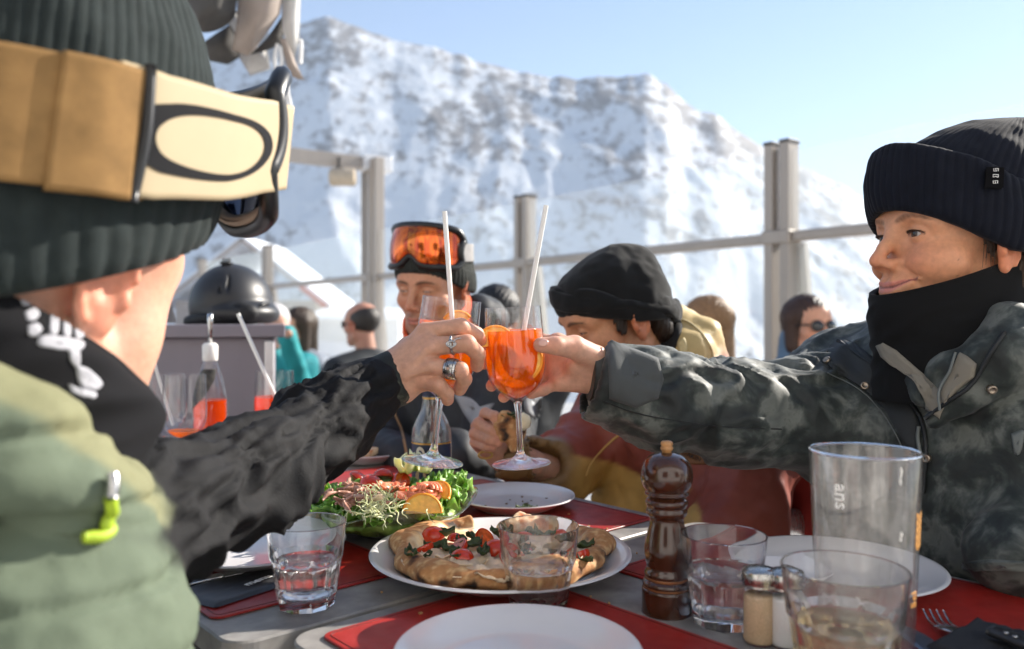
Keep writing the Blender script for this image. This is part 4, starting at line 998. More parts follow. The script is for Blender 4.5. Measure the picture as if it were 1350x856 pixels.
def head_col(o):
    g=o.get; tone=np.array(g('tone',(.58,.31,.20)))
    def f(p):
        q=np.c_[np.abs(p[:,0]),p[:,1:]]; n=len(p); c=np.tile(tone,(n,1))
        def paint(c,m,k): return c+(np.array(k)-c)*m[:,None]
        red=tone*A(1.0,.72,.66)
        m=np.exp(-((q[:,0]-.042)**2/.0004+(q[:,2]+.035)**2/.0004))*(p[:,1]>.02); c=paint(c,.55*m,red)
        m=np.exp(-((p[:,0])**2/.0002+(p[:,2]+.036)**2/.0002))*(p[:,1]>.08); c=paint(c,.6*m,red)
        ear=sstep(.070,.078,q[:,0])*(np.abs(p[:,2]+.012)<.05); c=paint(c,.6*ear,tone*A(1.05,.62,.52))
        cz=.006*g('smile',0.); cx=.027+.004*g('smile',0.)
        zl=np.interp(q[:,0],[0,.012,cx],[-.0678,-.0672,-.0670+cz])
        hh=np.interp(q[:,0],[0,.008,cx],[.0075,.0080,.001]); dz=(p[:,2]-zl)
        m=sstep(1.15,.75,np.abs(dz)/hh)*(p[:,1]>.07)*(q[:,0]<cx+.002); c=paint(c,.85*m,g('lip',(.50,.17,.13)))
        m=sstep(.0022,.0008,np.abs(dz))*(p[:,1]>.06)*(q[:,0]<cx+.002); c=paint(c,.75*m,(.10,.03,.025))
        zb=np.interp(q[:,0],[.010,.018,.027,.036,.045,.055],[.0168,.0196,.0217,.0220,.0198,.0150]); bt=np.interp(q[:,0],[.008,.014,.024,.036,.047,.056],[.0016,.0034,.0040,.0033,.0022,.0008])
        nse=.5+.5*np.sin(q[:,0]*900+p[:,2]*500)
        m=sstep(1.45,.35,np.abs(p[:,2]-zb)/bt)*sstep(.006,.015,q[:,0])*sstep(.058,.05,q[:,0])*(p[:,1]>.04); c=paint(c,m*(.62+.2*nse)*g('browk',1.),g('brow',(.035,.02,.012)))
        # lash line and lid crease
        op=g('open',1.); xx=(q[:,0]-.0315)/.0132
        up=np.sqrt(np.clip(1-xx**2,0,1))*(.0052*op+.0004)-.0015*(1-op)
        m=sstep(.0018,.0006,np.abs(p[:,2]-up))*(np.abs(xx)<1)*(p[:,1]>.07); c=paint(c,.9*m,(.02,.012,.010))
        m=sstep(.0014,.0005,np.abs(p[:,2]+up*1.0))*(np.abs(xx)<1)*(p[:,1]>.07)*(op>.3); c=paint(c,.45*m,(.20,.08,.06))
        m=np.exp(-((q[:,0]-.029)**2/.00012+(p[:,2]+.012)**2/.00005))*(p[:,1]>.06); c=paint(c,.30*m,tone*A(.72,.6,.6))
        if g('stubble',0):
            nz=fbm(p*700,2,3); 
            jw=sstep(-.055,-.075,p[:,2])*sstep(-.03,.0,p[:,1]); side=sstep(-.010,-.05,p[:,2])*sstep(.052,.060,q[:,0])*sstep(-.02,.0,p[:,1])*sstep(.04,.015,p[:,1])
            mus=np.exp(-((p[:,2]+.0565)/.005)**2)*sstep(.033,.024,q[:,0])*(p[:,1]>.07)
            m=np.clip(.8*jw+.9*side+g('must',.6)*mus,0,1)*(.75+.5*nz)*g('stubble'); lip=sstep(1.15,.75,np.abs(dz)/hh)*(q[:,0]<cx); c=paint(c,np.clip(m*(1-lip),0,.9),(.10,.06,.045))
        if 'moles' in o:
            for (mx,mz) in o['moles']:
                m=sstep(.0018,.0008,np.hypot(p[:,1]-mx,p[:,2]-mz))*(p[:,0]<0); c=paint(c,.6*m,(.16,.06,.035))
        c*= (1+.07*fbm(p*55,3,2))[:,None]
        return c
    return f
def hand_sdf(wrist,chains,palm,kp=.012):
    """chains: lists of (point, radius); palm: list of cones"""
    def f(p):
        d=None
        for a,b,ra,rb in palm:
            e=rcone(p,a,b,ra,rb); d=e if d is None else smin(d,e,kp)
        fd=None
        for ch in chains:
            e=chain(p,ch,.003); fd=e if fd is None else smin(fd,e,.0014)
        return smin(d,fd,.006)
    return f
def hand_col(tone,knuckles,tips=()):
    tone=np.array(tone)
    def f(p):
        c=np.tile(tone,(len(p),1))*(1+.10*fbm(p*70,3,8))[:,None]
        for k in knuckles:
            m=np.exp(-((p-np.asarray(k))**2).sum(1)/.00012); c+= (tone*A(1.02,.78,.72)-c)*(.6*m)[:,None]
        for k in tips:
            m=np.exp(-((p-np.asarray(k))**2).sum(1)/.00010); c+= (tone*A(1.08,.80,.76)-c)*(.5*m)[:,None]
        return c
    return f
def bbox(pts,m): pts=np.array(pts); return pts.min(0)-m,pts.max(0)+m
def body_mesh(t,pieces,name='body'):
    """pieces: (V,F,col) joined to the one body mesh"""
    V=[];F=[];C=[];n=0
    for v,f,c in pieces: V.append(v);F.append(np.asarray(f)+n);C.append(c);n+=len(v)
    return mk(name,np.vstack(V),np.vstack(F),m_skin,t,col=np.vstack(C))
def piece_head(O,R,opt,h=.0024,zlo=-.20,s=1.0):
    fl=head_sdf(opt); loc=lambda p:((p-O)@R)/s
    f=lambda p: fl(loc(p))*s
    cs=np.array([[x,y,z] for x in(-.1,.1) for y in(-.125,.13) for z in(zlo,.13)])*s@R.T+O
    lo,hi=cs.min(0),cs.max(0)
    V,F=snet(f,lo,hi,h*s); return V,F,head_col(opt)(loc(V))
def eyes(t,O,R,gaze=(0,0),iris=(.10,.055,.025),s=1.0):
    for sx in (-1,1):
        n=28;m2=24;r=.0128; V=[]
        gz=A(gaze[0],1,gaze[1]);gz/=np.linalg.norm(gz)
        for i in range(n):
            for j in range(m2): a=2*math.pi*i/n;b=math.pi*j/(m2-1); V.append([r*math.sin(b)*math.cos(a),r*math.cos(b),r*math.sin(b)*math.sin(a)])
        V=np.array(V); R2=np.array(Vector((0,1,0)).rotation_difference(Vector(gz.tolist())).to_matrix()); ang=np.arccos(np.clip(V[:,1]/r,-1,1))
        c=np.tile(A(.50,.45,.42),(len(V),1)); ir=np.array(iris); c[ang<.52]=ir; c[(ang>.43)&(ang<.52)]=ir*.4; c[ang<.20]=(.006,.006,.006)
        V=V@R2.T+A(sx*.0315,.0712,.0005)
        mk('eye',(V*s)@R.T+O,grid_faces(n,m2,True,False),m_eye,t,col=c)
def coarse_body(segs,h=.012):
    def f(p):
        d=None
        for a,b,ra,rb in segs:
            e=rcone(p,a,b,ra,rb); d=e if d is None else smin(d,e,.03)
        return d
    pts=np.array([q for s_ in segs for q in (s_[0],s_[1])]); rm=max(max(s_[2],s_[3]) for s_ in segs)
    V,F=snet(f,pts.min(0)-rm-.03,pts.max(0)+rm+.03,h); return V,F,np.tile(A(.5,.28,.19),(len(V),1))
def legs(t,C,fwd,rt,knee=.46,m=m_jeans,hipz=.50):
    """seated legs, one trousers mesh"""
    segs=[]
    for s in (-1,1):
        h_=C+rt*s*.10; h_=A(h_[0],h_[1],hipz); k=h_+fwd*knee*.92+rt*s*.03-A(0,0,.0); a=A(k[0],k[1],.08)+fwd*.02
        segs+=[(h_,k,.085,.065),(k,a,.062,.05)]
    def f(p):
        d=None
        for s_ in segs:
            e=rcone(p,*s_); d=e if d is None else smin(d,e,.03)
        return d-.006*perlin(p*18,2)
    pts=np.array([q for s_ in segs for q in s_[:2]]); V,F=snet(f,pts.min(0)-.13,pts.max(0)+.13,.012)
    mk('trousers',V,F,m,t)
    for s in (-1,1):
        h_=C+rt*s*.10; k=A(h_[0],h_[1],0)+fwd*(knee*.92+.02)+rt*s*.03
        def fb(p,k=k): return smin(rcone(p,k+A(0,0,.05)-fwd*.06,k+A(0,0,.045)+fwd*.14,.05,.042),rcone(p,k+A(0,0,.05),k+A(0,0,.20),.055,.06),.03)
        V,F=snet(lambda p,fb=fb:np.maximum(fb(p),-(p[:,2]-.004)),k-A(.28,.28,.0)-A(0,0,.02),k+A(.28,.28,.30),.012); mk('boot',V,F,m_blackh,t)

# ---------- beanie, cuff, gaiter: parametric knitwear in the head frame
def dome(O,R,zb,top,rx,ry,cy,apex=(0,0),ribs=60,amp=.0012,n=None,m=40,pw=(2.4,2.1),skew=0.,lump=.004,seed=1,grow=0.):
    n=n or ribs*6; ph=np.arange(n)/n*2*np.pi; s=np.linspace(0,1,m)
    PH,S=np.meshgrid(ph,s,indexing='ij'); zbv=zb(PH) if callable(zb) else zb+0*PH
    Z=zbv+(top-zbv)*S; fac=np.clip(1-S**pw[0],0,1)**(1/pw[1]); fac=np.maximum(fac,.004)*(1+grow*np.sin(np.pi*S))
    rb=np.abs(np.cos(ribs*PH/2+skew*S))**.7*amp*np.sqrt(fac)
    X=np.sin(PH)*(rx*fac+rb)+apex[0]*S**2; Y=np.cos(PH)*(ry*fac+rb)+cy+apex[1]*S**2
    q=np.stack([X.ravel(),Y.ravel(),Z.ravel()],1); q+= (lump*fbm(q*14,3,seed)*1.0)[:,None]*np.c_[np.sin(PH.ravel()),np.cos(PH.ravel()),0.6+0*PH.ravel()]
    return q@R.T+O,grid_faces(n,m,True,False)
def cuffband(O,R,zb,hgt,rx,ry,cy,ribs=60,amp=.0013,thick=.006,flare=.004,seed=2,tiltin=0.,lump=.003,skew=0.):
    n=ribs*6; ph=np.arange(n)/n*2*np.pi; prof=[(-1,.06),(-.45,0.),(.3,.01),(.55,.08)]+[(.62+.0*k,k) for k in np.linspace(.14,.90,14)]+[(.45,.97),(.05,1.0),(-.6,.99),(-1,.94)]
    m=len(prof); V=np.zeros((n,m,3))
    zz=zb(ph) if callable(zb) else zb+0*ph; hh=hgt(ph) if callable(hgt) else hgt+0*ph
    for j,(o,h) in enumerate(prof):
        rb=np.abs(np.cos(ribs*ph/2+skew*h))**.7*amp if o>0 else 0
        rr=thick*o+flare*math.sin(math.pi*h)-tiltin*h
        V[:,j,0]=np.sin(ph)*(rx+rr+rb); V[:,j,1]=np.cos(ph)*(ry+rr+rb)+cy; V[:,j,2]=zz+hh*h
    q=V.reshape(-1,3); P2=np.repeat(ph,m); q=q+(lump*fbm(q*16,3,seed))[:,None]*np.c_[np.sin(P2),np.cos(P2),.5+0*P2]
    return q@R.T+O,grid_faces(n,m,True,True)
def knit(name,col,ws=900): return M(name,col,.9,var=.25,vs=70,bump=.55,bs=ws,bdist=.0009,sheen=.04,spec=.2)
def tubewear(O,R,rings,n=96,fold=.004,seed=3,thick=.006,ffreq=(5,60)):
    """neck gaiter: rings (cx,cy,z,rx,ry,tilt) in head frame, from top to bottom"""
    rings=np.array(rings,float); k=len(rings); m=36; rr=spline(rings[:,:3],m); r2=spline(rings[:,3:],m)
    ph=np.arange(n)/n*2*np.pi; V=[]
    for i in range(n):
        s,c=math.sin(ph[i]),math.cos(ph[i])
        V.append(np.c_[rr[:,0]+r2[:,0]*s,rr[:,1]+r2[:,1]*c,rr[:,2]+r2[:,2]*c])
    V=np.array(V); q=V.reshape(-1,3); P2=np.repeat(ph,m); T2=np.tile(np.linspace(0,1,m),n)
    nrm=np.c_[np.sin(P2),np.cos(P2),0*P2]
    f=fold*(ridge(np.c_[P2*.8+seed,q[:,2]*ffreq[1]+P2*.9,0*P2],seed)-.4)*np.sin(np.pi*np.clip(T2,0.02,1))**.5
    out=q+nrm*(f+.0015*np.exp(-(T2/.05)**2))[:,None]; inn=q-nrm*thick
    VV=np.concatenate([out.reshape(n,m,3),inn.reshape(n,m,3)[:,::-1]],1).reshape(-1,3)
    return VV@R.T+O,grid_faces(n,2*m,True,True)

# ---------- cloth from limbs
def garment(segs,h,axis=None,amp=.007,freq=(26,2.2),seed=5,k=.03,extra=None,cut=None,noise_amp=.004,loc=12):
    def f(p):
        d=None
        for s_ in segs:
            e=rcone(p,*s_[:4]) if len(s_)<5 else ell(p,s_[0],s_[1],s_[4])
            d=e if d is None else smin(d,e,k)
        if extra is not None: d=extra(p,d)
        if cut is not None: d=cut(p,d)
        return d
    pts=[];rm=0
    for s_ in segs:
        if len(s_)<5: pts+= [s_[0],s_[1]]; rm=max(rm,s_[2],s_[3])
        else: pts.append(s_[0]); rm=max(rm,max(s_[1]))
    pts=np.array(pts); V,F=snet(f,pts.min(0)-rm-.03,pts.max(0)+rm+.03,h); V=relax(V,F,1,.4)
    return V,F
def folds(V,F,axis,amp,freq,seed,mask=None,twist=2.0,base=.5):
    """sharp-ridged creases running around / diagonally across a limb axis"""
    a,b=[np.asarray(x,float) for x in axis]; d=(b-a);L=np.linalg.norm(d);d/=L
    up=A(0,0,1)-d*d[2];up/=np.linalg.norm(up);sd=np.cross(d,up)
    q=V-a; s=q@d; ang=np.arctan2(q@sd,q@up)
    ca,sa=np.cos(ang),np.sin(ang)
    w1=fbm(np.c_[s*9,ca*.9,sa*.9],2,seed+3)
    c=np.c_[s*freq[0]+twist*w1+ang*.0,ca*freq[1]+w1,sa*freq[1]+1.3*w1]
    r=ridge(c,seed)**2*np.sign(1)-.35; r2_=ridge(c*1.9+7,seed+1)-.5
    disp=amp*(r+.45*r2_)
    if mask is not None: disp=disp*mask
    return V+vnormals(V,F)*disp[:,None]

def lashes(t,O,R,op,s=1.0,ln=.0058,sides=(-1,1)):
    for sx in sides:
        V=[];F=[];n=30
        for i in range(n):
            u=-1+2*i/(n-1); x=sx*(.0315+.0128*u*sx*sx); zz=math.sqrt(max(0,1-u*u))*(.0050*op+.0003)-.0015*(1-op); y=.0705+math.sqrt(max(1e-6,.0150**2-(x-sx*.0315)**2-zz**2))
            V+= [[x,y,zz+.0003],[x+.0012*(x-sx*.0315)/.0128,y+(ln if i%2 else .0010)*(.7+.3*abs(u)),zz+(.0022 if i%2 else .0004)],[x,y-.0004,zz+.0012]]
        for i in range(n-1): F+= [[3*i,3*i+1,3*i+4,3*i+3],[3*i+1,3*i+2,3*i+5,3*i+4],[3*i+2,3*i,3*i+3,3*i+5]]
        F+=[[0,2,1],[3*n-3,3*n-2,3*n-1]]
        mk('eyelashes',(np.array(V)*s)@R.T+O,F,m_hair,t,smooth=False)
from mathutils.bvhtree import BVHTree
def bvh(*VF):
    V,F=join(*VF); return BVHTree.FromPolygons(V.tolist(),[list(map(int,f)) for f in F])
def hit(b,px,py,fallback=1.0):
    d=Vector(((px-CX)/FPX,1,-(py-CY)/FPX)).normalized(); r=b.ray_cast(Vector((0,0,H)),d)
    if r[0] is None: return P(px,py,fallback),A(0,-1,0)
    n=np.array(r[1]); 
    if n.dot(np.array(d))>0: n=-n
    return np.array(r[0]),n
def surf_line(b,pts,r,off=.001,m=40,n=8,fallback=1.0,squash=None):
    q=spline(np.c_[np.array(pts,float),np.zeros(len(pts))],m)[:,:2]; out=[]
    for x,y in q:
        p,nn=hit(b,x,y,fallback); out.append(p+nn*off)
    out=np.array(out); 
    for _ in range(2): out[1:-1]=out[1:-1]*.5+(out[:-2]+out[2:])*.25
    return tube(out,r,n,squash=squash)
def surf_patch(b,poly,th=.0012,rings=7,fallback=1.0,smooth_n=48,off=.0004,closed_spline=True):
    poly=np.array(poly,float)
    if closed_spline: poly=spline(np.c_[np.vstack([poly,poly[:1]]),np.zeros(len(poly)+1)],smooth_n)[:-1,:2]
    else:
        pp=[];m=max(2,smooth_n//len(poly))
        for i in range(len(poly)):
            for k in range(m): pp.append(poly[i]+(poly[(i+1)%len(poly)]-poly[i])*k/m)
        poly=np.array(pp)
    c=poly.mean(0); n=len(poly); top=[];bot=[]
    for s in np.linspace(1,.03,rings):
        for x,y in c+(poly-c)*s:
            p,nn=hit(b,x,y,fallback); e=th*min(1,(1-s)*12+.25); top.append(p+nn*(e+off)); bot.append(p-nn*.0008)
    V=np.vstack([top,bot[:n]]); F=grid_faces(rings,n,False,True).tolist(); F.append([(rings-1)*n+i for i in range(n)]); k=rings*n
    F+=[[i,(i+1)%n,k+(i+1)%n,k+i] for i in range(n)]
    return V,F
def goggles(t,O,R,zc,yc,lens_m,frame_m,foam_m,strap_m,half=.045,wid=.098,front=.060,tilt=.0,strap_path=None,strap_half=.021,strap_label=None):
    """ski goggles pushed up on the forehead; local head frame"""
    g=thing_child('goggles',t)
    na=60;nz=22; al=np.linspace(-1,1,na); ze=np.linspace(-1,1,nz)
    def shape(scale,off,ye):
        V=[]
        for a in al:
            A_=a*1.32; hz=half*scale*(1-.14*abs(a)**3)*(1-np.clip((abs(a)-.80)/.20,0,1)**2*.42)
            for z in ze:
                zz=z*hz
                if z<0: zz=zz*(1-.50*math.exp(-(a/.17)**2))         # nose notch
                x=wid*math.sin(A_)/math.sin(1.32)*(.96+.04*scale); y=yc+(front+off)*(math.cos(A_)-math.cos(1.32))+ye*.0-.010*(z*z)
                V.append([x,y,zz])
        V=np.array(V); return V@rotx(tilt).T+A(0,0,zc)
    lensV=shape(.92,.036,0); F=grid_faces(na,nz); back=shape(.92,.030,0)
    rim=[i*nz for i in range(na)]+[(na-1)*nz+i for i in range(1,nz)]+[i*nz+nz-1 for i in range(na-2,-1,-1)]+[i for i in range(nz-2,0,-1)]
    k=len(lensV)
    VV=np.vstack([lensV,back]); FF=F[:,::-1].tolist()+(F+k).tolist()+[[rim[i],rim[(i+1)%len(rim)],rim[(i+1)%len(rim)]+k,rim[i]+k] for i in range(len(rim))]
    mk('lens',VV@R.T+O,FF,lens_m,g)
    fr=shape(1.03,.030,0); fr2=shape(1.0,.012,0)
    r1=fr[rim]; r2=fr2[rim]; mid=(r1+r2)/2
    v,f=tube((mid)@R.T+O,.0090,8,closed=True); mk('frame',v,f,frame_m,g)
    v,f=tube((r2*.5+shape(.86,-.002,0)[rim]*.5)@R.T+O,.0055,8,closed=True); mk('foam',v,f,foam_m,g)
    ou=shape(1.03,.026,0)[rim]; inn=shape(.98,.0,0)[rim]; n=len(rim)
    mk('frame_shell',np.vstack([ou,inn,inn*.985+A(0,0,zc*.015),ou*.985+A(0,0,zc*.015)])@R.T+O,grid_faces(4,n,True,True),frame_m,g)
    return g
def thing_child(name,parent):
    o=bpy.data.objects.new(name,None); COL.objects.link(o); o.parent=parent; o.empty_display_size=.02; return o
def band(path,half,zc,R,O,th=.0022,m=60,nz=7,closed=False,wav=0.,bulge=.0):
    """strap: path = local xy points, upright band"""
    q=spline(np.c_[np.array(path,float)[:,:2],np.zeros(len(path))],m); hz=np.interp(np.linspace(0,1,m),np.linspace(0,1,len(half)),half) if np.ndim(half) else np.full(m,half)
    zz=np.interp(np.linspace(0,1,m),np.linspace(0,1,len(zc)),zc) if np.ndim(zc) else np.full(m,zc)
    T=np.gradient(q,axis=0);T/=np.linalg.norm(T,axis=1)[:,None]; Nn=np.c_[T[:,1],-T[:,0],0*T[:,0]]
    if (Nn*q).sum()<0: Nn=-Nn
    prof=[(-1,-th/2),(-1,th/2)]+[(s,th/2+bulge*(1-s*s)) for s in np.linspace(-.9,.9,nz)]+[(1,th/2),(1,-th/2)]
    V=np.array([[q[i]+Nn[i]*(o+wav*math.sin(i*.9)*(1-abs(s)))+A(0,0,zz[i]+s*hz[i]) for s,o in prof] for i in range(m)]); k=len(prof)
    F=grid_faces(m,k,False,True).tolist()+[list(range(k)),[(m-1)*k+i for i in range(k)][::-1]]
    return V.reshape(-1,3)@R.T+O,F,(q,Nn,hz,zz)

# ======================================================= woman in camouflage (right)
wt=thing('person','woman with navy beanie and black neck gaiter in a camouflage jacket, raising a glass','person',(.70,1.13,.0))
fw=A(-.985,-.174,0); RW=frame_from(fw,math.radians(3),math.radians(0)); OW=A(.581,1.046,1.158)
optW=dict(smile=1.8,fem=1.,open=.60,tone=(.64,.31,.175),lip=(.58,.21,.18),brow=(.06,.026,.012),browk=.8,moles=[(.040,-.052),(.012,-.055),(.048,-.033)])
fb=A(-.82,-.57,0);fb/=np.linalg.norm(fb); rb=A(fb[1],-fb[0],0); CW=A(.62,1.08,1.0)
HS=RW
TONE_W=(.62,.36,.26)
w_w=P(795,490,1.075)
W_ch=[[(P(784,472,1.05),.017),(P(757,458,1.03),.0155),(P(733,456,1.012),.0118),(P(713,455,1.012),.0098)],
      [(P(727,452,1.095),.0105),(P(694,445,1.105),.0098),(P(655,462,1.10),.0085),(P(638,480,1.075),.0078)],
      [(P(727,471,1.095),.0105),(P(692,472,1.105),.0098),(P(660,490,1.095),.0085),(P(648,509,1.070),.0078)],
      [(P(729,490,1.09),.0100),(P(700,502,1.10),.0092),(P(674,514,1.085),.0082),(P(664,524,1.066),.0074)],
      [(P(734,505,1.075),.0090),(P(716,514,1.075),.0082),(P(700,519,1.062),.0074)]]
W_pl=[(w_w,P(735,452,1.085),.024,.014),(w_w,P(733,470,1.088),.026,.015),(P(795,492,1.072),P(735,490,1.085),.026,.015),(P(790,496,1.07),P(740,504,1.07),.024,.013),
      (P(840,488,1.075),w_w,.028,.026),(P(785,474,1.055),P(758,482,1.055),.017,.013)]
fhand=hand_sdf(w_w,W_ch,W_pl)
lo,hi=bbox([q for c in W_ch for q,_ in c]+[P(845,490,1.07)],.04)
Vh,Fh=snet(fhand,lo,hi,.0016)
hc=hand_col(TONE_W,[P(733,456,1.0),P(757,455,1.01)],[c[-1][0] for c in W_ch])(Vh)
piH=piece_head(OW,RW,optW,.0021)
lw=A(.56,.90,.785)
cb=coarse_body([(OW+RW@A(0,-.04,-.17),CW-A(0,0,.15),.055,.10),(CW-A(0,0,.15),A(.66,1.11,.50),.10,.11),(CW+rb*.1-A(0,0,.06),P(1040,545,1.14),.05,.04),(P(1040,545,1.14),P(838,490,1.075),.038,.026),
   (CW-rb*.1-A(0,0,.06),A(.75,.80,.80),.05,.04),(A(.75,.80,.80),lw,.036,.028),(lw,A(.537,.910,.768),.018,.009)])
body_mesh(wt,[piH,(Vh,Fh,hc),cb])
eyes(wt,OW,RW,(-.02,-.04),(.055,.032,.020)); lashes(wt,OW,RW,.60)
# thumb nail
nl=P(716,452,.9985); R_=np.array(Vector((0,0,1)).rotation_difference(Vector((-.2,-.9,.45))).to_matrix())
v,f=lathe([(.0058,-.001),(.0060,.0002),(.0045,.0010),(.001,.0013)],20); mk('finger_nail',(v*A(1.15,.85,1))@R_.T+nl,f,m_nail,wt)
# hair at the temple
def fhair(p):
    q=(p-OW)@RW; q=np.c_[np.abs(q[:,0]),q[:,1:]]; st=.0016*np.sin(q[:,1]*900+q[:,2]*160)
    d=ell(q,(.0705,.010,.002),(.0036,.0075,.030),rotx(-.25)); d=np.minimum(d,ell(q,(.062,-.060,-.05),(.014,.026,.050))); d=np.minimum(d,smax(smax(ell(q,(0,-.016,.036),(.0795,.099,.082)),q[:,1]-.008,.004),-q[:,2]-.012+.3*np.minimum(q[:,1],0),.004))
    return d+st
c0=OW; V,F=snet(fhair,c0-.13,c0+.13,.0022); m_hairw=M('brown hair',(.050,.028,.017),.5,var=.5,vs=90,stretch=(6,6,1),bump=.8,bs=500,bdist=.001); mk('hair',V,F,m_hairw,wt)
for k in range(9):
    sx=-1; y0=.016+.004*math.sin(k*2.1); z0=.030-.004*k%3
    mk('hair_strand',*tube(np.array([[sx*.0745,y0,.030],[sx*(.0755+.0006*(k%3)),y0-.002+.0016*(k-4)*.5,.0],[sx*(.0735+.001*(k%2)),y0-.006+.0022*(k-4),-.030-.004*(k%4)]])@RW.T+OW,[.0005,.0005,.0002],5,m=12),m_hairw,wt)
# beanie
m_navyk=knit('navy ribbed knit',(.006,.0075,.014)); 
bw=thing_child('beanie',wt)
zbW=lambda ph: -.020+.050*np.clip(np.cos(ph),0,1)**1.1-.012*np.clip(-np.cos(ph),0,1)
mk('crown',*dome(OW,RW,lambda ph:zbW(ph)+.03,.172,.094,.114,-.010,(0,-.074),66,.0014,pw=(2.2,1.8),lump=.007,seed=4),m_navyk,bw)
mk('cuff',*cuffband(OW,RW,zbW,lambda ph:.090-.004*np.cos(ph),.090,.112,-.008,66,.0017,.009,.006,lump=.005,seed=6),m_navyk,bw)
# folded label on the cuff
def cuffpt(ph,z,off): 
    return OW+RW@A(math.sin(ph)*(.090+off),math.cos(ph)*(.112+off)-.008,z)
m_tagb=M('woven label',(.005,.005,.006),.9,spec=.1); 
LB=[]
for i in range(9):
    for j in range(7): LB.append(cuffpt(math.radians(-76+9*i/8),.050+.024*j/6,.0195))
LB=np.array(LB); nn=np.cross(LB[7]-LB[0],LB[1]-LB[0]); 
VL=np.vstack([LB,LB-(LB-OW)*.03]); FL=grid_faces(9,7).tolist()+(grid_faces(9,7)[:,::-1]+63).tolist()
lab=mk('label',VL,FL,m_tagb,bw)
def lbl(u_,v_): return cuffpt(math.radians(-76+9*u_),.050+.024*v_,.0203)
for k,zz in enumerate((.80,.50,.20)):
    pts=[(.36,zz),(.36,zz+.13),(.52,zz+.13),(.45,zz),(.60,zz),(.60,zz+.13)] if k!=1 else [(.34,zz),(.34,zz+.13),(.62,zz+.13),(.62,zz),(.48,zz+.04),(.34,zz)]
    mk('label_print',*tube([lbl(a,b) for a,b in pts],.00055,5),m_print,lab)
# gaiter
m_gait=M('black fleece gaiter',(.006,.006,.0065),.95,bump=.35,bs=1400,bdist=.0004,sheen=.03,var=.15,spec=.25)
GW=tubewear(OW,RW,[(0,.004,-.040,.071,.103,-.038),(0,.004,-.062,.074,.105,-.036),(0,-.002,-.095,.080,.105,-.032),(0,-.014,-.135,.092,.108,-.030),(0,-.03,-.185,.115,.120,-.03)],fold=.006,ffreq=(5,34))
mk('neck_gaiter',*GW,m_gait,wt)
# jacket
m_camo=M('dark camouflage shell',rough=.62,var=.10,vs=40,camo=(21,[(.34,(.008,.011,.011)),(.455,(.015,.021,.020)),(.50,(.032,.041,.037)),(.535,(.055,.064,.058)),(.60,(.12,.13,.118)),(.75,(.07,.08,.075))]),bump=.30,bs=260,bdist=.0008,sheen=.10)
sR=A(.512,1.215,.948); sL=A(.735,.93,.945)
armR=[(sR,P(1060,548,1.145),.080,.070),(P(1060,548,1.145),P(960,543,1.10),.070,.062),(P(960,543,1.10),P(870,527,1.07),.062,.055),(P(870,527,1.07),P(765,498,1.05),.055,.050)]
armL=[(sL,A(.83,.80,.79),.08,.068),(A(.83,.80,.79),A(.566,.894,.790),.064,.046)]
segW=armR+armL+[(CW+rb*.085-A(0,0,.10),CW+rb*.08-A(0,0,.52),.125,.14),(CW-rb*.085-A(0,0,.10),CW-rb*.08-A(0,0,.52),.125,.14),(CW-A(0,0,.06),CW-A(0,0,.2),.11,.13),
   (CW+rb*.05-A(0,0,.005),sR,.075,.078),(CW-rb*.05-A(0,0,.005),sL,.075,.078)]
cn=A(-.94,-.10,.345);cn/=np.linalg.norm(cn); cc=P(783,503,1.05)
nC=OW+RW@A(0,-.045,-.15)
def collarW(p,d):
    ring=[]
    for a in np.linspace(-2.55,2.55,13):
        ring.append((nC+RW@A(math.sin(a)*.118,-math.cos(a)*.118,.015+.012*math.cos(a)-.022*(abs(a)/2.5)**2),.022))
    d=smin(d,chain(p,ring,.01),.02)
    lap1=chain(p,[(P(1178,425,1.085),.022),(P(1196,462,1.035),.024),(P(1222,520,.985),.014)],.02)
    lap2=chain(p,[(P(1332,432,.96),.028),(P(1318,470,.945),.030),(P(1270,520,.955),.018),(P(1235,552,.965),.010)],.02)
    return smin(smin(d,lap1,.014),lap2,.014)
def cutW(p,d):
    s=(p-cc)@cn
    inner=rcone(p,P(740,497,1.05),P(850,524,1.066),.043,.040)
    d=smax(d,s,.004); return smax(d,-inner,.004)
V,F=garment(segW,.0045,extra=collarW,cut=cutW,k=.045)
# creases: along the raised sleeve, and soft ones over the chest
ax=(sR,P(790,503,1.05)); dd=ax[1]-ax[0]; tt=((V-ax[0])@dd)/(dd@dd); near=np.linalg.norm(V-ax[0]-np.clip(tt,0,1)[:,None]*dd,axis=1)
ms=sstep(-.15,.12,tt)*sstep(1.02,.90,tt)*sstep(.13,.10,near)
V=folds(V,F,ax,.0095,(17,1.5),12,ms,2.6)
V=V+vnormals(V,F)*((.012*(ridge(V*A(7,7,4)+A(2,0,0),9)-.45)+.005*fbm(V*22,3,4))*(1-ms))[:,None]
V=relax(V,F,1,.45); jw=mk('jacket',V,F,m_camo,wt); BJ=bvh((V,F)); BJG=bvh((V,F),GW)
m_dark=M('black jacket trim',(.010,.012,.014),.55,bump=.2,bs=900); m_zip=M('zip pull cord',(.13,.145,.14),.5); m_snap=M('brass snap',(.34,.28,.22),.3,metal=.9); m_fleece=M('beige inner fleece',(.20,.18,.145),.9,sheen=.1,bump=.4,bs=700,bdist=.0006)
m_flap=M('charcoal storm flap',(.020,.023,.025),.65,bump=.25,bs=700)
mk('storm_flap',*surf_patch(BJ,[(1083,472),(1108,447),(1140,462),(1172,492),(1198,525),(1212,552),(1213,588),(1205,600),(1188,575),(1166,540),(1135,512),(1098,488)],.0035,8,1.0),m_flap,jw)
mk('zip',*surf_line(BJ,[(1106,452),(1150,480),(1185,508),(1205,535),(1218,560),(1222,600),(1219,650)],.0026,.0035),m_dark,jw)
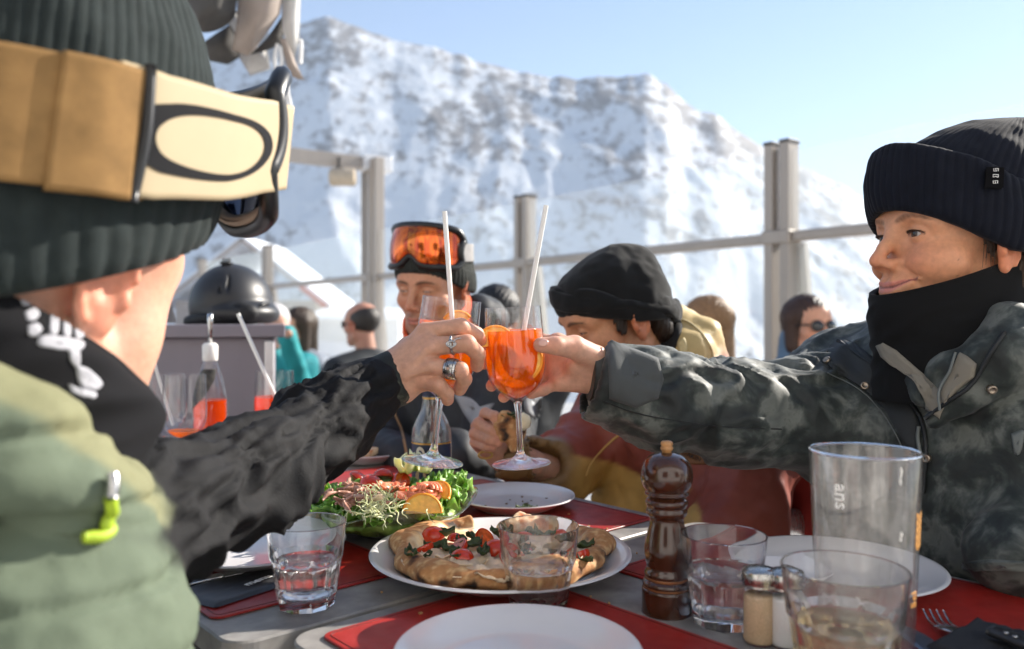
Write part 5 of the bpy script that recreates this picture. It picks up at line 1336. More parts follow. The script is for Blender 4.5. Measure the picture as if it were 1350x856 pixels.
mk('zip',*surf_line(BJ,[(1222,552),(1250,530),(1280,508),(1304,470),(1324,440)],.0026,.003),m_dark,jw)
mk('zip_pull',*surf_line(BJ,[(1214,563),(1213,580),(1216,600),(1215,609)],.0024,.006,20),m_zip,jw)
mk('seam',*surf_line(BJ,[(1090,492),(1130,512),(1160,540),(1180,570),(1190,590)],.0008,.0012),m_zip,jw)
for x,y in ((1092,477),(1139,510),(1306,512),(1223,604),(1206,605)):
    p,n_=hit(BJ,x,y); R_=np.array(Vector((0,0,1)).rotation_difference(Vector(n_.tolist())).to_matrix()); v,f=lathe([(.0052,-.002),(.0056,.0055),(.0042,.0068),(.0028,.0058),(.0018,.0052),(.0008,.0052)],20); mk('snap',v@R_.T+p,f,m_snap,jw)
mk('inner_collar',*surf_patch(BJG,[(1157,456),(1164,452),(1182,462),(1214,490),(1240,516),(1246,535),(1238,552),(1229,545),(1224,522),(1196,494),(1163,469)],.004,7,.95,off=.002,closed_spline=False),m_fleece,jw)
mk('inner_collar',*surf_patch(BJG,[(1268,466),(1276,470),(1288,480),(1285,497),(1262,516),(1246,536),(1241,524),(1254,490)],.005,7,.95,off=.002,closed_spline=False),m_fleece,jw)
mk('inner_zip',*surf_line(BJG,[(1266,470),(1255,492),(1246,518),(1243,540)],.0016,.010,24),m_zip,jw)
mk('seam',*surf_line(BJ,[(795,529),(840,545),(900,556),(960,563),(1030,566)],.0008,.0005),m_dark,jw)
# cuff tab, inner cuff
mk('cuff_tab',*surf_patch(BJ,[(801,452),(806,448),(868,473),(875,500),(868,526),(838,538),(803,526)],.003,8,1.05,closed_spline=False),M('grey sueded cuff tab',(.060,.066,.068),.85,sheen=.1,bump=.4,bs=600),jw)
m_linn=M('grey inner cuff',(.085,.085,.08),.85,bump=.3,bs=800)
mk('inner_cuff',*tube([P(778,494,1.06),P(800,497,1.062),P(850,515,1.066)],[.0345,.036,.035],32,m=8),m_linn,jw)
mk('cuff_lining',*tube([P(789,503,1.058),P(800,506,1.06),P(850,522,1.066)],[.0385,.040,.039],32,m=8),M('beige cuff lining',(.36,.33,.28),.9),jw)
mk('pocket_flap',*surf_patch(BJ,[(1268,742),(1300,738),(1350,740),(1380,742),(1380,756),(1330,752),(1275,752)],.005,5,.9),m_camo,jw)
mk('pull_tab',*surf_patch(BJ,[(1333,572),(1350,568),(1346,596),(1338,598)],.003,5,.9),m_zip,jw)
legs(wt,A(.68,1.12,.5),fb,rb)

# ======================================================= man in the green jacket (left)
lt=thing('person','man seen from behind in a green jacket with goggles on his beanie, raising a glass','person',(-.43,.50,0))
fl=A(.30,.954,0); RL=frame_from(fl,math.radians(-8),math.radians(1)); OL=A(-.360,.60,1.088); SL=1.07
optL=dict(open=.5,plain=1,tone=(.66,.36,.25),stubble=.25,jaw=1.08)
TONE_L=(.60,.34,.235)
L_ch=[[(P(562,438,.998),.0120),(P(607,431,.988),.0108),(P(628,441,1.012),.0095),(P(635,452,1.038),.0085)],
      [(P(566,457,.982),.0120),(P(616,453,.974),.0108),(P(630,467,.992),.0095),(P(629,482,1.012),.0088)],
      [(P(566,483,.978),.0115),(P(606,488,.968),.0105),(P(612,500,.982),.0095),(P(606,513,1.0),.0088)],
      [(P(560,503,.982),.0110),(P(578,508,.972),.0098),(P(589,519,.985),.0088),(P(590,527,.998),.0080)],
      [(P(540,462,1.02),.015),(P(566,440,1.06),.0125),(P(596,433,1.098),.0108),(P(622,441,1.108),.0095)]]
wl=P(520,500,1.0)
L_pl=[(wl,P(560,441,1.0),.026,.0135),(wl,P(564,458,.990),.028,.0145),(wl,P(564,482,.985),.028,.0140),(wl,P(556,502,.988),.026,.0130),(P(470,520,.965),wl,.030,.0275),(wl,P(541,462,1.02),.026,.018)]
fhl=hand_sdf(wl,L_ch,L_pl,.014)
def fhl2(p):
    d=fhl(p)
    # tendons
    for a,b in ((P(535,482,.972),P(564,446,.984)),(P(535,490,.968),P(566,460,.970)),(P(535,498,.966),P(566,483,.966))):
        d=smin(d,rcone(p,a,b,.001,.0045),.010)
    return d
lo,hi=bbox([q for c in L_ch for q,_ in c]+[P(465,520,.965)],.04)
Vl,Fl=snet(fhl2,lo,hi,.0016)
hcl=hand_col(TONE_L,[c[1][0] for c in L_ch]+[c[0][0] for c in L_ch],[c[-1][0] for c in L_ch])(Vl)
piL=piece_head(OL,RL,optL,.0026,s=SL)
rl=A(fl[1],-fl[0],0); CL=OL+RL@A(0,-.055,-.175)
cbl=coarse_body([(CL,A(CL[0]-.02,CL[1]-.03,.78),.06,.11),(A(CL[0]-.02,CL[1]-.03,.78),A(-.42,.50,.50),.11,.11),(CL-A(0,0,.08),A(-.315,.535,.872),.05,.045),(A(-.315,.535,.872),A(-.297,.64,.897),.045,.04),(A(-.297,.64,.897),P(330,632,.785),.036,.030),(P(330,632,.785),P(430,556,.925),.030,.028),(P(430,556,.925),P(470,520,.965),.028,.028),
   (CL-A(0,0,.08),A(-.55,.72,.90),.05,.045),(A(-.55,.72,.90),A(-.56,.80,.72),.045,.035),(A(-.56,.80,.72),A(-.42,.98,.62),.035,.03)])
body_mesh(lt,[piL,(Vl,Fl,hcl),cbl]); eyes(lt,OL,RL,s=SL)
# rings
m_silver=M('worn silver',(.50,.49,.48),.28,metal=1,rvar=.12,vs=200); m_tar=M('tarnish',(.06,.06,.06),.5,metal=.6)
def ring(name,a,b,tpos,r,width,m,par,rmin=.0012):
    a=np.asarray(a);b=np.asarray(b); d=(b-a)/np.linalg.norm(b-a); c=a+(b-a)*tpos; Rr=np.array(Vector((0,0,1)).rotation_difference(Vector(d.tolist())).to_matrix())
    v,f=lathe([(r,-width),(r+rmin,-width*.8),(r+rmin*1.3,0),(r+rmin,width*.8),(r,width),(r-.0006,0)],40,False); V=v@Rr.T+c
    return mk(name,V,np.array(grid_faces(40,6,True,True)),m,par),c,Rr
a_,b_=L_ch[1][0][0],L_ch[1][1][0]; rg,c_,Rr=ring('ring',a_,b_,.62,.0114,.0018,m_silver,lt)
for k in range(3):
    q=[[(.0030+.0014*k)*math.cos(t_),(.0052-.0008*k)*math.sin(t_),0] for t_ in np.linspace(0,6.28,25)[:-1]]
    fz=A(0,-1,.25); Rq=np.array(Vector((0,0,1)).rotation_difference(Vector(fz.tolist())).to_matrix()); v,f=tube(np.array(q)@Rq.T+c_+A(-.001,-.0138-.0006*k,.001),.0009,6,closed=True); mk('ring_scroll',v,f,m_silver,rg)
mk('ring_scroll',*tube([c_+A(.002,-.0138,.004),c_+A(.006,-.0125,.0075),c_+A(.011,-.011,.0080)],.0009,6,m=10),m_silver,rg)
a_,b_=L_ch[2][0][0],L_ch[2][1][0]; rg2,c2,Rr2=ring('ring',a_,b_,.74,.0112,.0082,m_silver,lt,.0016)
for zoff in (-.0045,-.0025,.0045):
    v,f=lathe([(.0130,zoff-.0004),(.01335,zoff),(.0130,zoff+.0004)],40,False); mk('ring_groove',v@Rr2.T+c2,f,m_tar,rg2)
for ch,o in ((L_ch[0],A(.004,-.0055,.003)),(L_ch[1],A(.005,-.005,.001)),):
    v,f=lathe([(.0052,-.001),(.0052,.0002),(.004,.0009),(.001,.0012)],18); R_=np.array(Vector((0,0,1)).rotation_difference(Vector((.75,-.6,.25))).to_matrix()); mk('finger_nail',(v*A(.8,1.15,1))@R_.T+ch[-1][0]+o,f,m_nail,lt)
# beanie
m_gk=knit('dark green grey knit',(.020,.027,.027),800)
bl=thing_child('beanie',lt); zbL=lambda ph: .004+.058*np.clip(np.cos(ph),0,1)-.052*np.clip(-np.cos(ph),0,1)
mk('crown',*dome(OL,RL,lambda ph:zbL(ph)+.04,.300,.105,.132,.004,(0,-.015),80,.0014,pw=(2.9,1.7),lump=.007,seed=14),m_gk,bl)
mk('cuff',*cuffband(OL,RL,zbL,lambda ph:.135-.02*np.cos(ph),.098,.126,.004,46,.0030,.007,.006,tiltin=-.006,lump=.004,seed=16,skew=-3.),m_gk,bl)
# goggles
m_tan=M('tan strap webbing',(.26,.15,.058),.85,spec=.2,var=.25,vs=50,bump=.6,bs=900,bdist=.0006); m_cream=M('cream rubber strap',(.42,.335,.21),.6,spec=.25,var=.06); m_gframe=M('black goggle frame',(.012,.012,.013),.35); m_gfoam=M('beige goggle foam',(.40,.34,.28),.85)
m_mir=M('blue black mirror lens',(.02,.035,.08),.06,metal=.6,coat=1)
gg=goggles(lt,OL,RL,.142,.112,m_mir,m_gframe,m_gfoam,None,.066,.122,.082)
PATH=[(-.118,.128),(-.127,.05),(-.116,-.06),(-.07,-.122),(0,-.142),(.07,-.122),(.113,-.065),(.122,-.032)]
v,f,_=band(PATH,.043,[.140,.12,.10,.078,.070,.075,.083,.086],RL,OL,.003,80); st=mk('strap',v,f,m_tan,gg)
v,f,info=band([(.116,-.058),(.1255,-.025),(.1315,.04),(.128,.09),(.121,.131)],[.046,.0445,.042,.040,.038],[.085,.090,.106,.125,.139],RL,OL,.0036,60,9); og=mk('strap_end',v,f,m_cream,gg)
q_,N_,hz_,zz_=info
def onstrap(u_,v_,off=.0026):
    i=np.clip(u_,0,1)*59; k=int(min(58,math.floor(i))); fr=i-k
    lerp=lambda arr: arr[k]*(1-fr)+arr[k+1]*fr
    return (lerp(q_)+lerp(N_)*off+A(0,0,lerp(zz_)+v_*lerp(hz_)))@RL.T+OL
oo=[];th=np.linspace(0,2*np.pi,72,endpoint=False)
for s in (0,.5,1.):
    for a in th:
        ou=(max(.43+.35*math.cos(a),.095),-.02+.64*math.sin(a))
        inn=(.465+.245*math.cos(a),-.02+.51*math.sin(a)); u_=ou[0]*(1-s)+inn[0]*s; v_=ou[1]*(1-s)+inn[1]*s; oo.append(onstrap(u_,v_,.0027))
oo=np.array(oo); k=len(oo); 
mk('oval_emblem',oo,grid_faces(3,72,False,True),M('charcoal print',(.010,.010,.012),.8,spec=.15),og)
# slider and strap fold
v,f,_=band([(.100,-.088),(.114,-.066),(.121,-.042)],[.045]*3,[.079,.082,.085],RL,OL,.007,16); mk('strap_fold',v,f,m_tan,gg)
mk('slider',*tube([np.array(x)@RL.T+OL for x in ([.122,-.040,.040],[.125,-.038,.087],[.124,-.040,.135])],.0042,8,m=12),m_gframe,gg)
mk('vent_tab',*box((0,0,0),(.012,.008,.008),bev=.002),M('red tab',(.6,.02,.02),.5),gg)
tb=gg.children[-1]; Vt=np.array([x.co[:] for x in tb.data.vertices])+ (RL@A(.072,.120,.195)); inv=np.array(mw(gg).inverted()); Vt=Vt+OL; Vt=Vt@inv[:3,:3].T+inv[:3,3]; tb.data.vertices.foreach_set('co',Vt.ravel())
# gaiter
GL=tubewear(OL,RL,[(0,-.004,-.058,.082,.112,-.048),(0,-.004,-.076,.092,.118,-.046),(0,-.012,-.115,.094,.112,-.045),(0,-.03,-.150,.096,.110,-.045),(0,-.04,-.20,.10,.11,-.04)],fold=.010,ffreq=(5,24),seed=8)
gm=mk('neck_gaiter',*GL,M('black printed gaiter',(.0085,.0085,.010),.95,spec=.2,bump=.3,bs=1200,bdist=.0004),lt)
BG=bvh(GL); m_brush=M('white brush lettering',(.36,.36,.39),.8,var=.15)
for poly in ([(26,392),(38,388),(46,394),(40,402),(30,402)],[(32,412),(44,406),(52,414),(46,422),(36,422)],[(36,430),(48,426),(55,434),(48,443),(38,442)],[(66,408),(76,410),(76,438),(66,440)],[(82,420),(92,424),(92,444),(84,442)],[(96,426),(108,432),(110,444),(100,446)],
     [(50,446),(64,442),(108,450),(106,462),(84,462),(52,456)],[(90,462),(104,462),(104,486),(94,478)],[(100,482),(116,486),(134,504),(128,514),(110,512),(102,498)],[(90,506),(104,512),(126,518),(122,526),(96,518)]):
    mk('brush_lettering',*surf_patch(BG,poly,.0008,5,.6),m_brush,gm)
# jacket: green yoke and shoulder, black sleeve
m_jl=M('green and black jacket',attr=True,rough=.8,spec=.28,var=.10,vs=60,bump=.4,bs=420,bdist=.0010)
sh=A(-.315,.535,.872)
sleeve=[(sh,A(-.297,.64,.890),.056,.050),(A(-.297,.64,.890),P(330,635,.785),.050,.050),(P(330,635,.785),P(430,558,.925),.050,.046),(P(430,556,.925),P(492,513,.985),.047,.040)]
dome_=[(P(10,900,.52),A(.114,.112,.120),0,0,np.eye(3)),(P(-70,830,.58),A(.15,.14,.14),0,0,np.eye(3))]
tors=[(CL-A(.09,.04,.13),A(-.47,.50,.52),.12,.15),(CL+rl*.0-A(.04,0,.065),sh,.070,.066),(CL-rl*.05-A(0,0,.05),A(-.545,.72,.885),.085,.08),(A(-.545,.72,.885),A(-.57,.80,.72),.072,.06),(A(-.57,.80,.72),A(-.42,.98,.63),.058,.045)]
cl=[]
for a in np.linspace(0,2*np.pi,17): cl.append((CL+RL@A(.100*math.sin(a),.100*math.cos(a)+.010,.030-.058*math.cos(a)),.034))
def colL(p,d):
    r=chain(p,cl,.01); return smin(d,r-.0045*np.sin(np.arctan2((p-CL)@RL[:,0],(p-CL)@RL[:,1])*22)*0-.006*(np.abs(np.sin((p-CL)@RL[:,2]*62))-.5),.012)
V,F=garment(sleeve+dome_+tors,.0045,extra=colL,k=.03)
def dseg(p,segs):
    d=None
    for s_ in segs:
        e=rcone(p,*s_[:4]) if len(s_)<5 else ell(p,s_[0],s_[1],s_[4]); d=e if d is None else np.minimum(d,e)
    return d
ax=(A(-.295,.60,.89),P(492,513,.985)); dd=ax[1]-ax[0]; tt=((V-ax[0])@dd)/(dd@dd)
ds=dseg(V,sleeve[1:]); dg=np.minimum(np.minimum(dseg(V,dome_),dseg(V,tors)),chain(V,cl,.01))
ax=(A(-.295,.60,.89),P(492,513,.985)); dd=ax[1]-ax[0]; tt=((V-ax[0])@dd)/(dd@dd)
dd0=dseg(V,dome_)
sw=sstep(.030,.016,dseg(V,sleeve))*sstep(-.21,-.18,tt)*sstep(.002,.012,dd0)*sstep(.002,.010,chain(V,cl,.01))*sstep(-.335,-.315,V[:,0]); sw=np.maximum(sw,sstep(.05,.09,tt)*(ds<.05)*sstep(.0,.01,dd0)); isS=sw>.5
ms=sstep(-.02,.08,tt)*sstep(1.02,.93,tt)*isS
V2=folds(V,F,ax,.0150,(10,1.2),33,ms,1.2); V2=relax(V2,F,1,.5)
q=(V-CL)@RL; quilt=(~isS)*1.0
V2=V2+vnormals(V,F)*(quilt*(.012*(ridge(V*A(8,8,11),6)-.5)+.005*fbm(V*25,3,7)-.006*np.exp(-(((q[:,2]+.062-.25*q[:,1]*.3)%.05-.025)/.004)**2)*sstep(-.22,-.15,q[:,2])))[:,None]
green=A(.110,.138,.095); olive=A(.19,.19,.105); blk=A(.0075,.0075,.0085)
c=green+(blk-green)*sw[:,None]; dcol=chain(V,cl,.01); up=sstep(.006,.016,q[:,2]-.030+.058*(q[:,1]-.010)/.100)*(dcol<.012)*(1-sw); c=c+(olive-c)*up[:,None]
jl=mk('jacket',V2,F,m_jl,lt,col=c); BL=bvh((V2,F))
m_lime=M('lime cord',(.36,.50,.03),.5)
mk('zip_pull',*surf_line(BL,[(137,655),(142,672),(132,690),(139,703),(125,712),(106,711)],.0040,.005,30,8,.55),m_lime,jl)
mk('zip_slider',*surf_line(BL,[(138,630),(139,642),(138,655)],.004,.006,12,8,.55),m_silver,jl)
# knitted camo wrist gaiter
m_wc=M('black camouflage cuff',rough=.75,camo=(45,[(.40,(.009,.011,.010)),(.58,(.018,.022,.018)),(.66,(.075,.080,.060)),(.8,(.02,.024,.02))]),bump=.3,bs=500,bdist=.0006)
pts=spline([P(466,526,.965),P(492,512,.982),P(518,500,1.0),P(528,496,1.006)],16); v,f=tube(pts,np.interp(np.linspace(0,1,16),[0,.3,.85,1],[.037,.0385,.0375,.0355]),40); v=v+vnormals(v,np.array([x for x in f if len(x)==4]))*(.0022*ridge(v*A(60,20,40),3))[:,None]
mk('cuff',v,f,m_wc,jl)
legs(lt,A(-.42,.50,.5),A(.743,.669,0),A(.669,-.743,0))
# ======================================================= man in the red jacket (behind the glasses)
bt=thing('person','man in a black fleece beanie and red and mustard jacket eating a pizza slice','person',(.28,1.56,0))
fB=A(-.95,-.31,0); RB_=frame_from(fB,math.radians(-20),math.radians(0)); OB=A(.190,1.50,1.060)
optB=dict(open=.12,tone=(.52,.25,.135),brow=(.02,.012,.008),browk=1.1,stubble=.62,must=.5,lip=(.42,.15,.11))
TONE_B=(.56,.29,.19)
tb_=A(-.85,-.53,0);tb_/=np.linalg.norm(tb_); rB_=A(tb_[1],-tb_[0],0); CB=OB+RB_@A(0,-.06,-.17)+A(.04,.03,.02)
B_ch=[[(P(636,556,1.415),.0105),(P(640,545,1.40),.0100),(P(652,549,1.375),.0092),(P(655,556,1.372),.0082)],
      [(P(628,562,1.41),.0105),(P(631,558,1.388),.0100),(P(648,568,1.368),.0092),(P(659,575,1.368),.0084)],
      [(P(626,574,1.41),.0103),(P(626,571,1.386),.0098),(P(645,580,1.366),.0090),(P(656,584,1.366),.0082)],
      [(P(628,586,1.41),.0095),(P(626,583,1.392),.0090),(P(640,589,1.372),.0082),(P(650,590,1.37),.0074)],
      [(P(650,590,1.44),.0125),(P(656,570,1.43),.0115),(P(664,560,1.41),.010)]]
wB=P(664,598,1.44)
B_pl=[(wB,P(638,558,1.42),.026,.014),(wB,P(632,566,1.42),.027,.015),(wB,P(631,578,1.42),.026,.014),(wB,P(634,588,1.42),.024,.013),(P(700,612,1.46),wB,.028,.027)]
fB_h=hand_sdf(wB,B_ch,B_pl)
lo,hi=bbox([q for c in B_ch for q,_ in c]+[P(700,612,1.46)],.04); Vb,Fb=snet(fB_h,lo,hi,.002)
hcb=hand_col(TONE_B,[c[1][0] for c in B_ch],[c[-1][0] for c in B_ch])(Vb)
piB=piece_head(OB,RB_,optB,.0026)
sLB=CB-rB_*.185-A(0,0,.07); sRB=CB+rB_*.185-A(0,0,.07); eL=A(.40,1.36,.72); wLB=A(.26,1.25,.665); eR=P(735,628,1.52)
cbB=coarse_body([(CB,CB-A(0,0,.2),.06,.11),(CB-A(0,0,.2),A(.32,1.58,.5),.11,.11),(CB-A(0,0,.06),sLB,.06,.045),(sLB,eL,.045,.04),(eL,wLB,.038,.028),(CB-A(0,0,.06),sRB,.06,.045),(sRB,eR,.045,.036),(eR,P(700,612,1.46),.034,.028)])
body_mesh(bt,[piB,(Vb,Fb,hcb),cbB]); eyes(bt,OB,RB_,(-.1,-.5),(.03,.015,.008))
m_bk=M('black fleece beanie',(.009,.0095,.010),.95,var=.2,bump=.5,bs=900,bdist=.0006,sheen=.12,spec=.2)
bb_=thing_child('beanie',bt); zbB=lambda ph: -.012+.046*np.clip(np.cos(ph),0,1)-.030*np.clip(-np.cos(ph),0,1)
mk('crown',*dome(OB,RB_,lambda ph:zbB(ph)+.02,.130,.089,.112,-.014,(0,-.030),1,.0,n=120,pw=(2.3,2.0),lump=.010,seed=24),m_bk,bb_)
mk('folded_band',*cuffband(OB,RB_,zbB,lambda ph:.040+.020*np.clip(np.cos(ph),0,1)+.004*np.sin(ph*5),.084,.104,-.012,20,.0,.008,.004,lump=.010,seed=26),m_bk,bb_)
mk('folded_band',*cuffband(OB,RB_,lambda ph:zbB(ph)+.016-.020*np.clip(-np.cos(ph),0,1)+.006*np.sin(ph*3),lambda ph:.030+.010*np.cos(ph*2),.089,.110,-.012,20,.0,.007,.004,lump=.012,seed=28),m_bk,bb_)
def hairB(p):
    q=(p-OB)@RB_; a=np.abs(q[:,0]); q=np.c_[a,q[:,1:]]; st=.0016*np.sin(q[:,1]*700+q[:,2]*300)
    d=ell(q,(.0705,.020,-.002),(.0035,.013,.024)); d=smin(d,ell(q,(.038,-.066,-.035),(.034,.024,.040)),.02); d=np.minimum(d,smax(smax(ell(q,(0,-.016,.036),(.0795,.099,.082)),q[:,1]-.012,.004),-q[:,2]-.005+.3*np.minimum(q[:,1],0),.004)); return d+st
V,F=snet(hairB,OB-.14,OB+.14,.003); mk('hair',V,F,m_hair,bt)
pe=OB+RB_@A(-.086,-.030,-.006); mk('earring',*tube([pe+RB_@A(.0,.006*math.cos(a),.007*math.sin(a)) for a in np.linspace(0,6.28,20)[:-1]],.0011,6,closed=True),m_silver,bt)
hoodC=P(897,456,1.56)
def hoodB(p,d):
    h=chain(p,[(P(862,445,1.60),.035),(P(890,436,1.565),.044),(P(915,450,1.54),.046),(P(925,478,1.55),.045)],.02)
    h2=chain(p,[(P(905,470,1.50),.050),(P(880,500,1.50),.045)],.02)
    return smin(smin(d,h,.02),h2,.02)
armLB=[(sLB,eL,.082,.066),(eL,wLB,.064,.050)]; armRB=[(sRB,eR,.080,.062),(eR,P(678,606,1.445),.058,.046)]
torB=[(CB-A(0,0,.10)+rB_*.07,CB-A(0,0,.50)+rB_*.07,.125,.14),(CB-A(0,0,.10)-rB_*.07,CB-A(0,0,.50)-rB_*.07,.125,.14),(CB-A(0,0,.03),sLB,.075,.08),(CB-A(0,0,.03),sRB,.075,.08),(CB+A(0,0,.03),CB-A(0,0,.1),.075,.11)]
cutb=lambda p,d: smax(d,-rcone(p,P(655,598,1.44),P(720,612,1.46),.036,.036),.004)
V,F=garment(armLB+armRB+torB,.006,extra=hoodB,cut=cutb,k=.04)
dfl=dseg(V,[armLB[1]]); dfr=dseg(V,[armRB[1]]); dto=dseg(V,torB); dh=hoodB(V,np.full(len(V),9.))
V=V+vnormals(V,F)*(.014*(ridge(V*A(8,8,5),41)-.5)+.007*fbm(V*22,3,42))[:,None]
red=A(.245,.055,.034); mus=A(.52,.31,.085); brn=A(.22,.125,.045); tan_=A(.52,.39,.17)
c=np.tile(red,(len(V),1))
zt=V[:,2]-.02*np.sin(V[:,0]*20)
m=sstep(.012,.0,np.minimum(dfl,9))*sstep(.30,.33-.0,.33+0*dfl)  # forearms
edge=.812-.05*np.clip((V[:,0]-.10)/.15,0,1)
c=c+(mus-c)*(sstep(.004,-.004,V[:,2]-edge)*sstep(.300,.292,V[:,0]+.02*np.sin(V[:,2]*30)))[:,None]
c=c+(brn-c)*sstep(.014,.006,dfr)[:,None]*sstep(-.015,.015,-(V-eR)@A(.9,.35,0)+.02)[:,None]
hm=sstep(.012,-.002,dh)*sstep(.965,.985,V[:,2]+.2*(V[:,0]-.3)); c=c+(tan_-c)*hm[:,None]
m_jb=M('red and mustard shell jacket',attr=True,rough=.55,var=.08,vs=50,bump=.25,bs=500,bdist=.0006)
jb=mk('jacket',V,F,m_jb,bt,col=c); BB=bvh((V,F))
m_must=M('mustard piping',(.50,.29,.075),.6); m_darkin=M('black hood lining',(.010,.010,.011),.9)
mk('seam_tape',*surf_line(BB,[(772,628),(780,610),(795,592),(815,574),(838,560)],.0035,-.0005,fallback=1.45,squash=.5),m_must,jb)
mk('hood_lining',*surf_patch(BB,[(868,480),(866,455),(876,434),(892,422),(900,430),(893,452),(884,480),(874,486)],.004,6,1.55),m_darkin,jb)
mk('hood_seam',*surf_line(BB,[(880,418),(905,424),(925,440),(938,462),(940,480)],.0022,.001,fallback=1.5),M('pale hood edge',(.60,.50,.28),.7),jb)
for poly in ([(893,452),(902,446),(906,460),(899,476)],): mk('hood_tab',*surf_patch(BB,poly,.006,5,1.5),M('pale hood edge tab',(.58,.47,.24),.7),jb)
pt_=mk('patch',*surf_patch(BB,[(884,594),(900,590),(925,595),(946,606),(935,612),(908,612),(890,606)],.0015,6,1.35),M('brown oval patch',(.20,.085,.03),.6),jb)
v,f=text_mesh('DAKINE',.012,.0004); p_,n_=hit(BB,915,602,1.35); R_=np.array(Vector((0,0,1)).rotation_difference(Vector(n_.tolist())).to_matrix()); 
xr=A(1,0,-.22)-n_*(A(1,0,-.22)@n_); xr/=np.linalg.norm(xr); yr=np.cross(n_,xr); mk('patch_lettering',v@np.stack([xr,yr,n_],0)+p_+n_*.0035,f,m_dark,jb,smooth=False)
mk('wrist_toggle',*tube([P(640,600,1.39)+A(.012*math.cos(a),0,.006*math.sin(a)) for a in np.linspace(0,6.28,20)[:-1]],.0022,6,closed=True),m_must,jb)
legs(bt,A(.36,1.60,.5),tb_,rB_)
# pizza slice in his hand
c_=P(672,566,1.372)
def fsl(p):
    q=(p-c_)@rotz(.3)@roty(.25); d=rbox(q,(0,0,0),(.030-.012*np.clip((q[:,0]+.03)/.06,0,1)[:,None]*0+0,.009,.022),.007) if False else ell(q,(0,0,0),(.030,.014,.027)); d=smin(d,rcone(q,A(-.012,-.004,.018),A(.014,-.006,-.026),.013,.012),.006); return d-.004*fbm(p*80,3,5)
V,F=snet(fsl,c_-.06,c_+.06,.0022); ps=mk('pizza_slice',V,F,m_crust,None,col=crust_col(V,17)); tag(ps,'bitten pizza slice held in the hand of the man in red','pizza slice')
mk('cheese',*(lambda VF:(VF[0]*A(.014,.008,.016)+P(690,556,1.368),VF[1]))(lathe([(.01,-1),(.8,-.6),(1,0),(.8,.6),(.01,1)],14)),M('melted cheese',(.76,.68,.48),.4,sss=.2,sssr=(.004,.004,.003),bump=.6,bs=150),ps)
for k,(x,y) in enumerate(((668,550),(680,551),(674,547))): leaf(P(x,y,1.362),.010,k*2.,k+500,m_leafd,'herb_leaf',ps)

# ======================================================= man with orange goggles on his beanie (far side)
ct=thing('person','moustached man looking down with orange mirrored goggles on a dark grey beanie','person',(-.12,2.02,0))
fC=A(-.44,-.90,0); RC=frame_from(fC,math.radians(-9),math.radians(-3)); OC=A(-.186,1.90,1.136)
optC=dict(open=.10,tone=(.56,.275,.165),brow=(.03,.017,.010),browk=1.1,stubble=.5,must=2.2,lip=(.46,.17,.13),jaw=.94)
tC=A(-.74,-.67,0); rC=A(tC[1],-tC[0],0); CC_=OC+RC@A(0,-.06,-.17)+A(.02,.03,0)
piC=piece_head(OC,RC,optC,.0028); sLC=CC_-rC*.185-A(0,0,.07); sRC=CC_+rC*.185-A(0,0,.07); eLC=P(655,625,1.75); eRC=P(490,600,1.88); wC1=P(600,600,1.66); wC2=P(535,606,1.70)
cbC=coarse_body([(CC_,CC_-A(0,0,.2),.06,.11),(CC_-A(0,0,.2),A(-.08,2.02,.5),.11,.11),(CC_-A(0,0,.06),sLC,.06,.045),(CC_-A(0,0,.06),sRC,.06,.045),(sLC,eLC,.045,.035),(sRC,eRC,.045,.035),(eLC,wC1,.034,.03),(eRC,wC2,.034,.03)])
body_mesh(ct,[piC,cbC]); eyes(ct,OC,RC,(0,-.6),(.05,.03,.02))
m_gc=knit('dark olive grey knit',(.030,.033,.030),800); bc_=thing_child('beanie',ct); zbC=lambda ph: -.010+.052*np.clip(np.cos(ph),0,1)-.02*np.clip(-np.cos(ph),0,1)
mk('crown',*dome(OC,RC,lambda ph:zbC(ph)+.02,.150,.086,.106,-.014,(0,-.02),56,.0013,pw=(2.4,2.0),lump=.004,seed=44),m_gc,bc_)
mk('cuff',*cuffband(OC,RC,zbC,.052,.083,.103,-.012,56,.0016,.006,.004,lump=.004,seed=46),m_gc,bc_)
mle,tle,ole=nt('orange mirror lens'); bs_=N(tle,'BsdfPrincipled'); tle.links.new(bs_.outputs[0],ole.inputs[0]); tcc=N(tle,'TexCoord'); mp_=N(tle,'Mapping'); mp_.inputs['Scale'].default_value=(1,1,.02); tle.links.new(tcc.outputs['Object'],mp_.inputs[0])
tle.links.new(ramp(tle,noise(tle,mp_.outputs[0],26,3,.7),[(.32,(.16,.012,.010)),(.44,(.55,.055,.010)),(.52,(.95,.20,.015)),(.60,(.30,.02,.012)),(.72,(.95,.42,.03))]),bs_.inputs['Base Color']); bs_.inputs['Metallic'].default_value=.75; bs_.inputs['Roughness'].default_value=.12; bs_.inputs['Coat Weight'].default_value=.6
gC=goggles(ct,OC,RC,.083,.030,mle,m_gframe,m_gfoam,None,.046,.092,.075,tilt=math.radians(14))
m_str=M('grey goggle strap',(.30,.29,.285),.8,var=.3,vs=40,bump=.3,bs=800)
v,f,_=band([(-.090,.034),(-.087,.008),(-.075,-.062),(0,-.114),(.075,-.062),(.087,.008),(.090,.034)],.021,[.085,.083,.078,.072,.078,.083,.085],RC,OC,.003,70); mk('strap',v,f,m_str,gC)
GC=tubewear(OC,RC,[(0,-.006,-.050,.073,.096,-.062),(0,-.01,-.085,.078,.098,-.060),(0,-.02,-.13,.085,.10,-.04),(0,-.035,-.18,.10,.11,-.03)],fold=.005,ffreq=(5,40),seed=5)
mk('neck_gaiter',*GC,M('orange backlit neck',(.75,.115,.035),.8,sss=.2,sssr=(.01,.004,.002),bump=.3,bs=900),ct)  # orange backlight on ear and neck, put into the colour of this shape
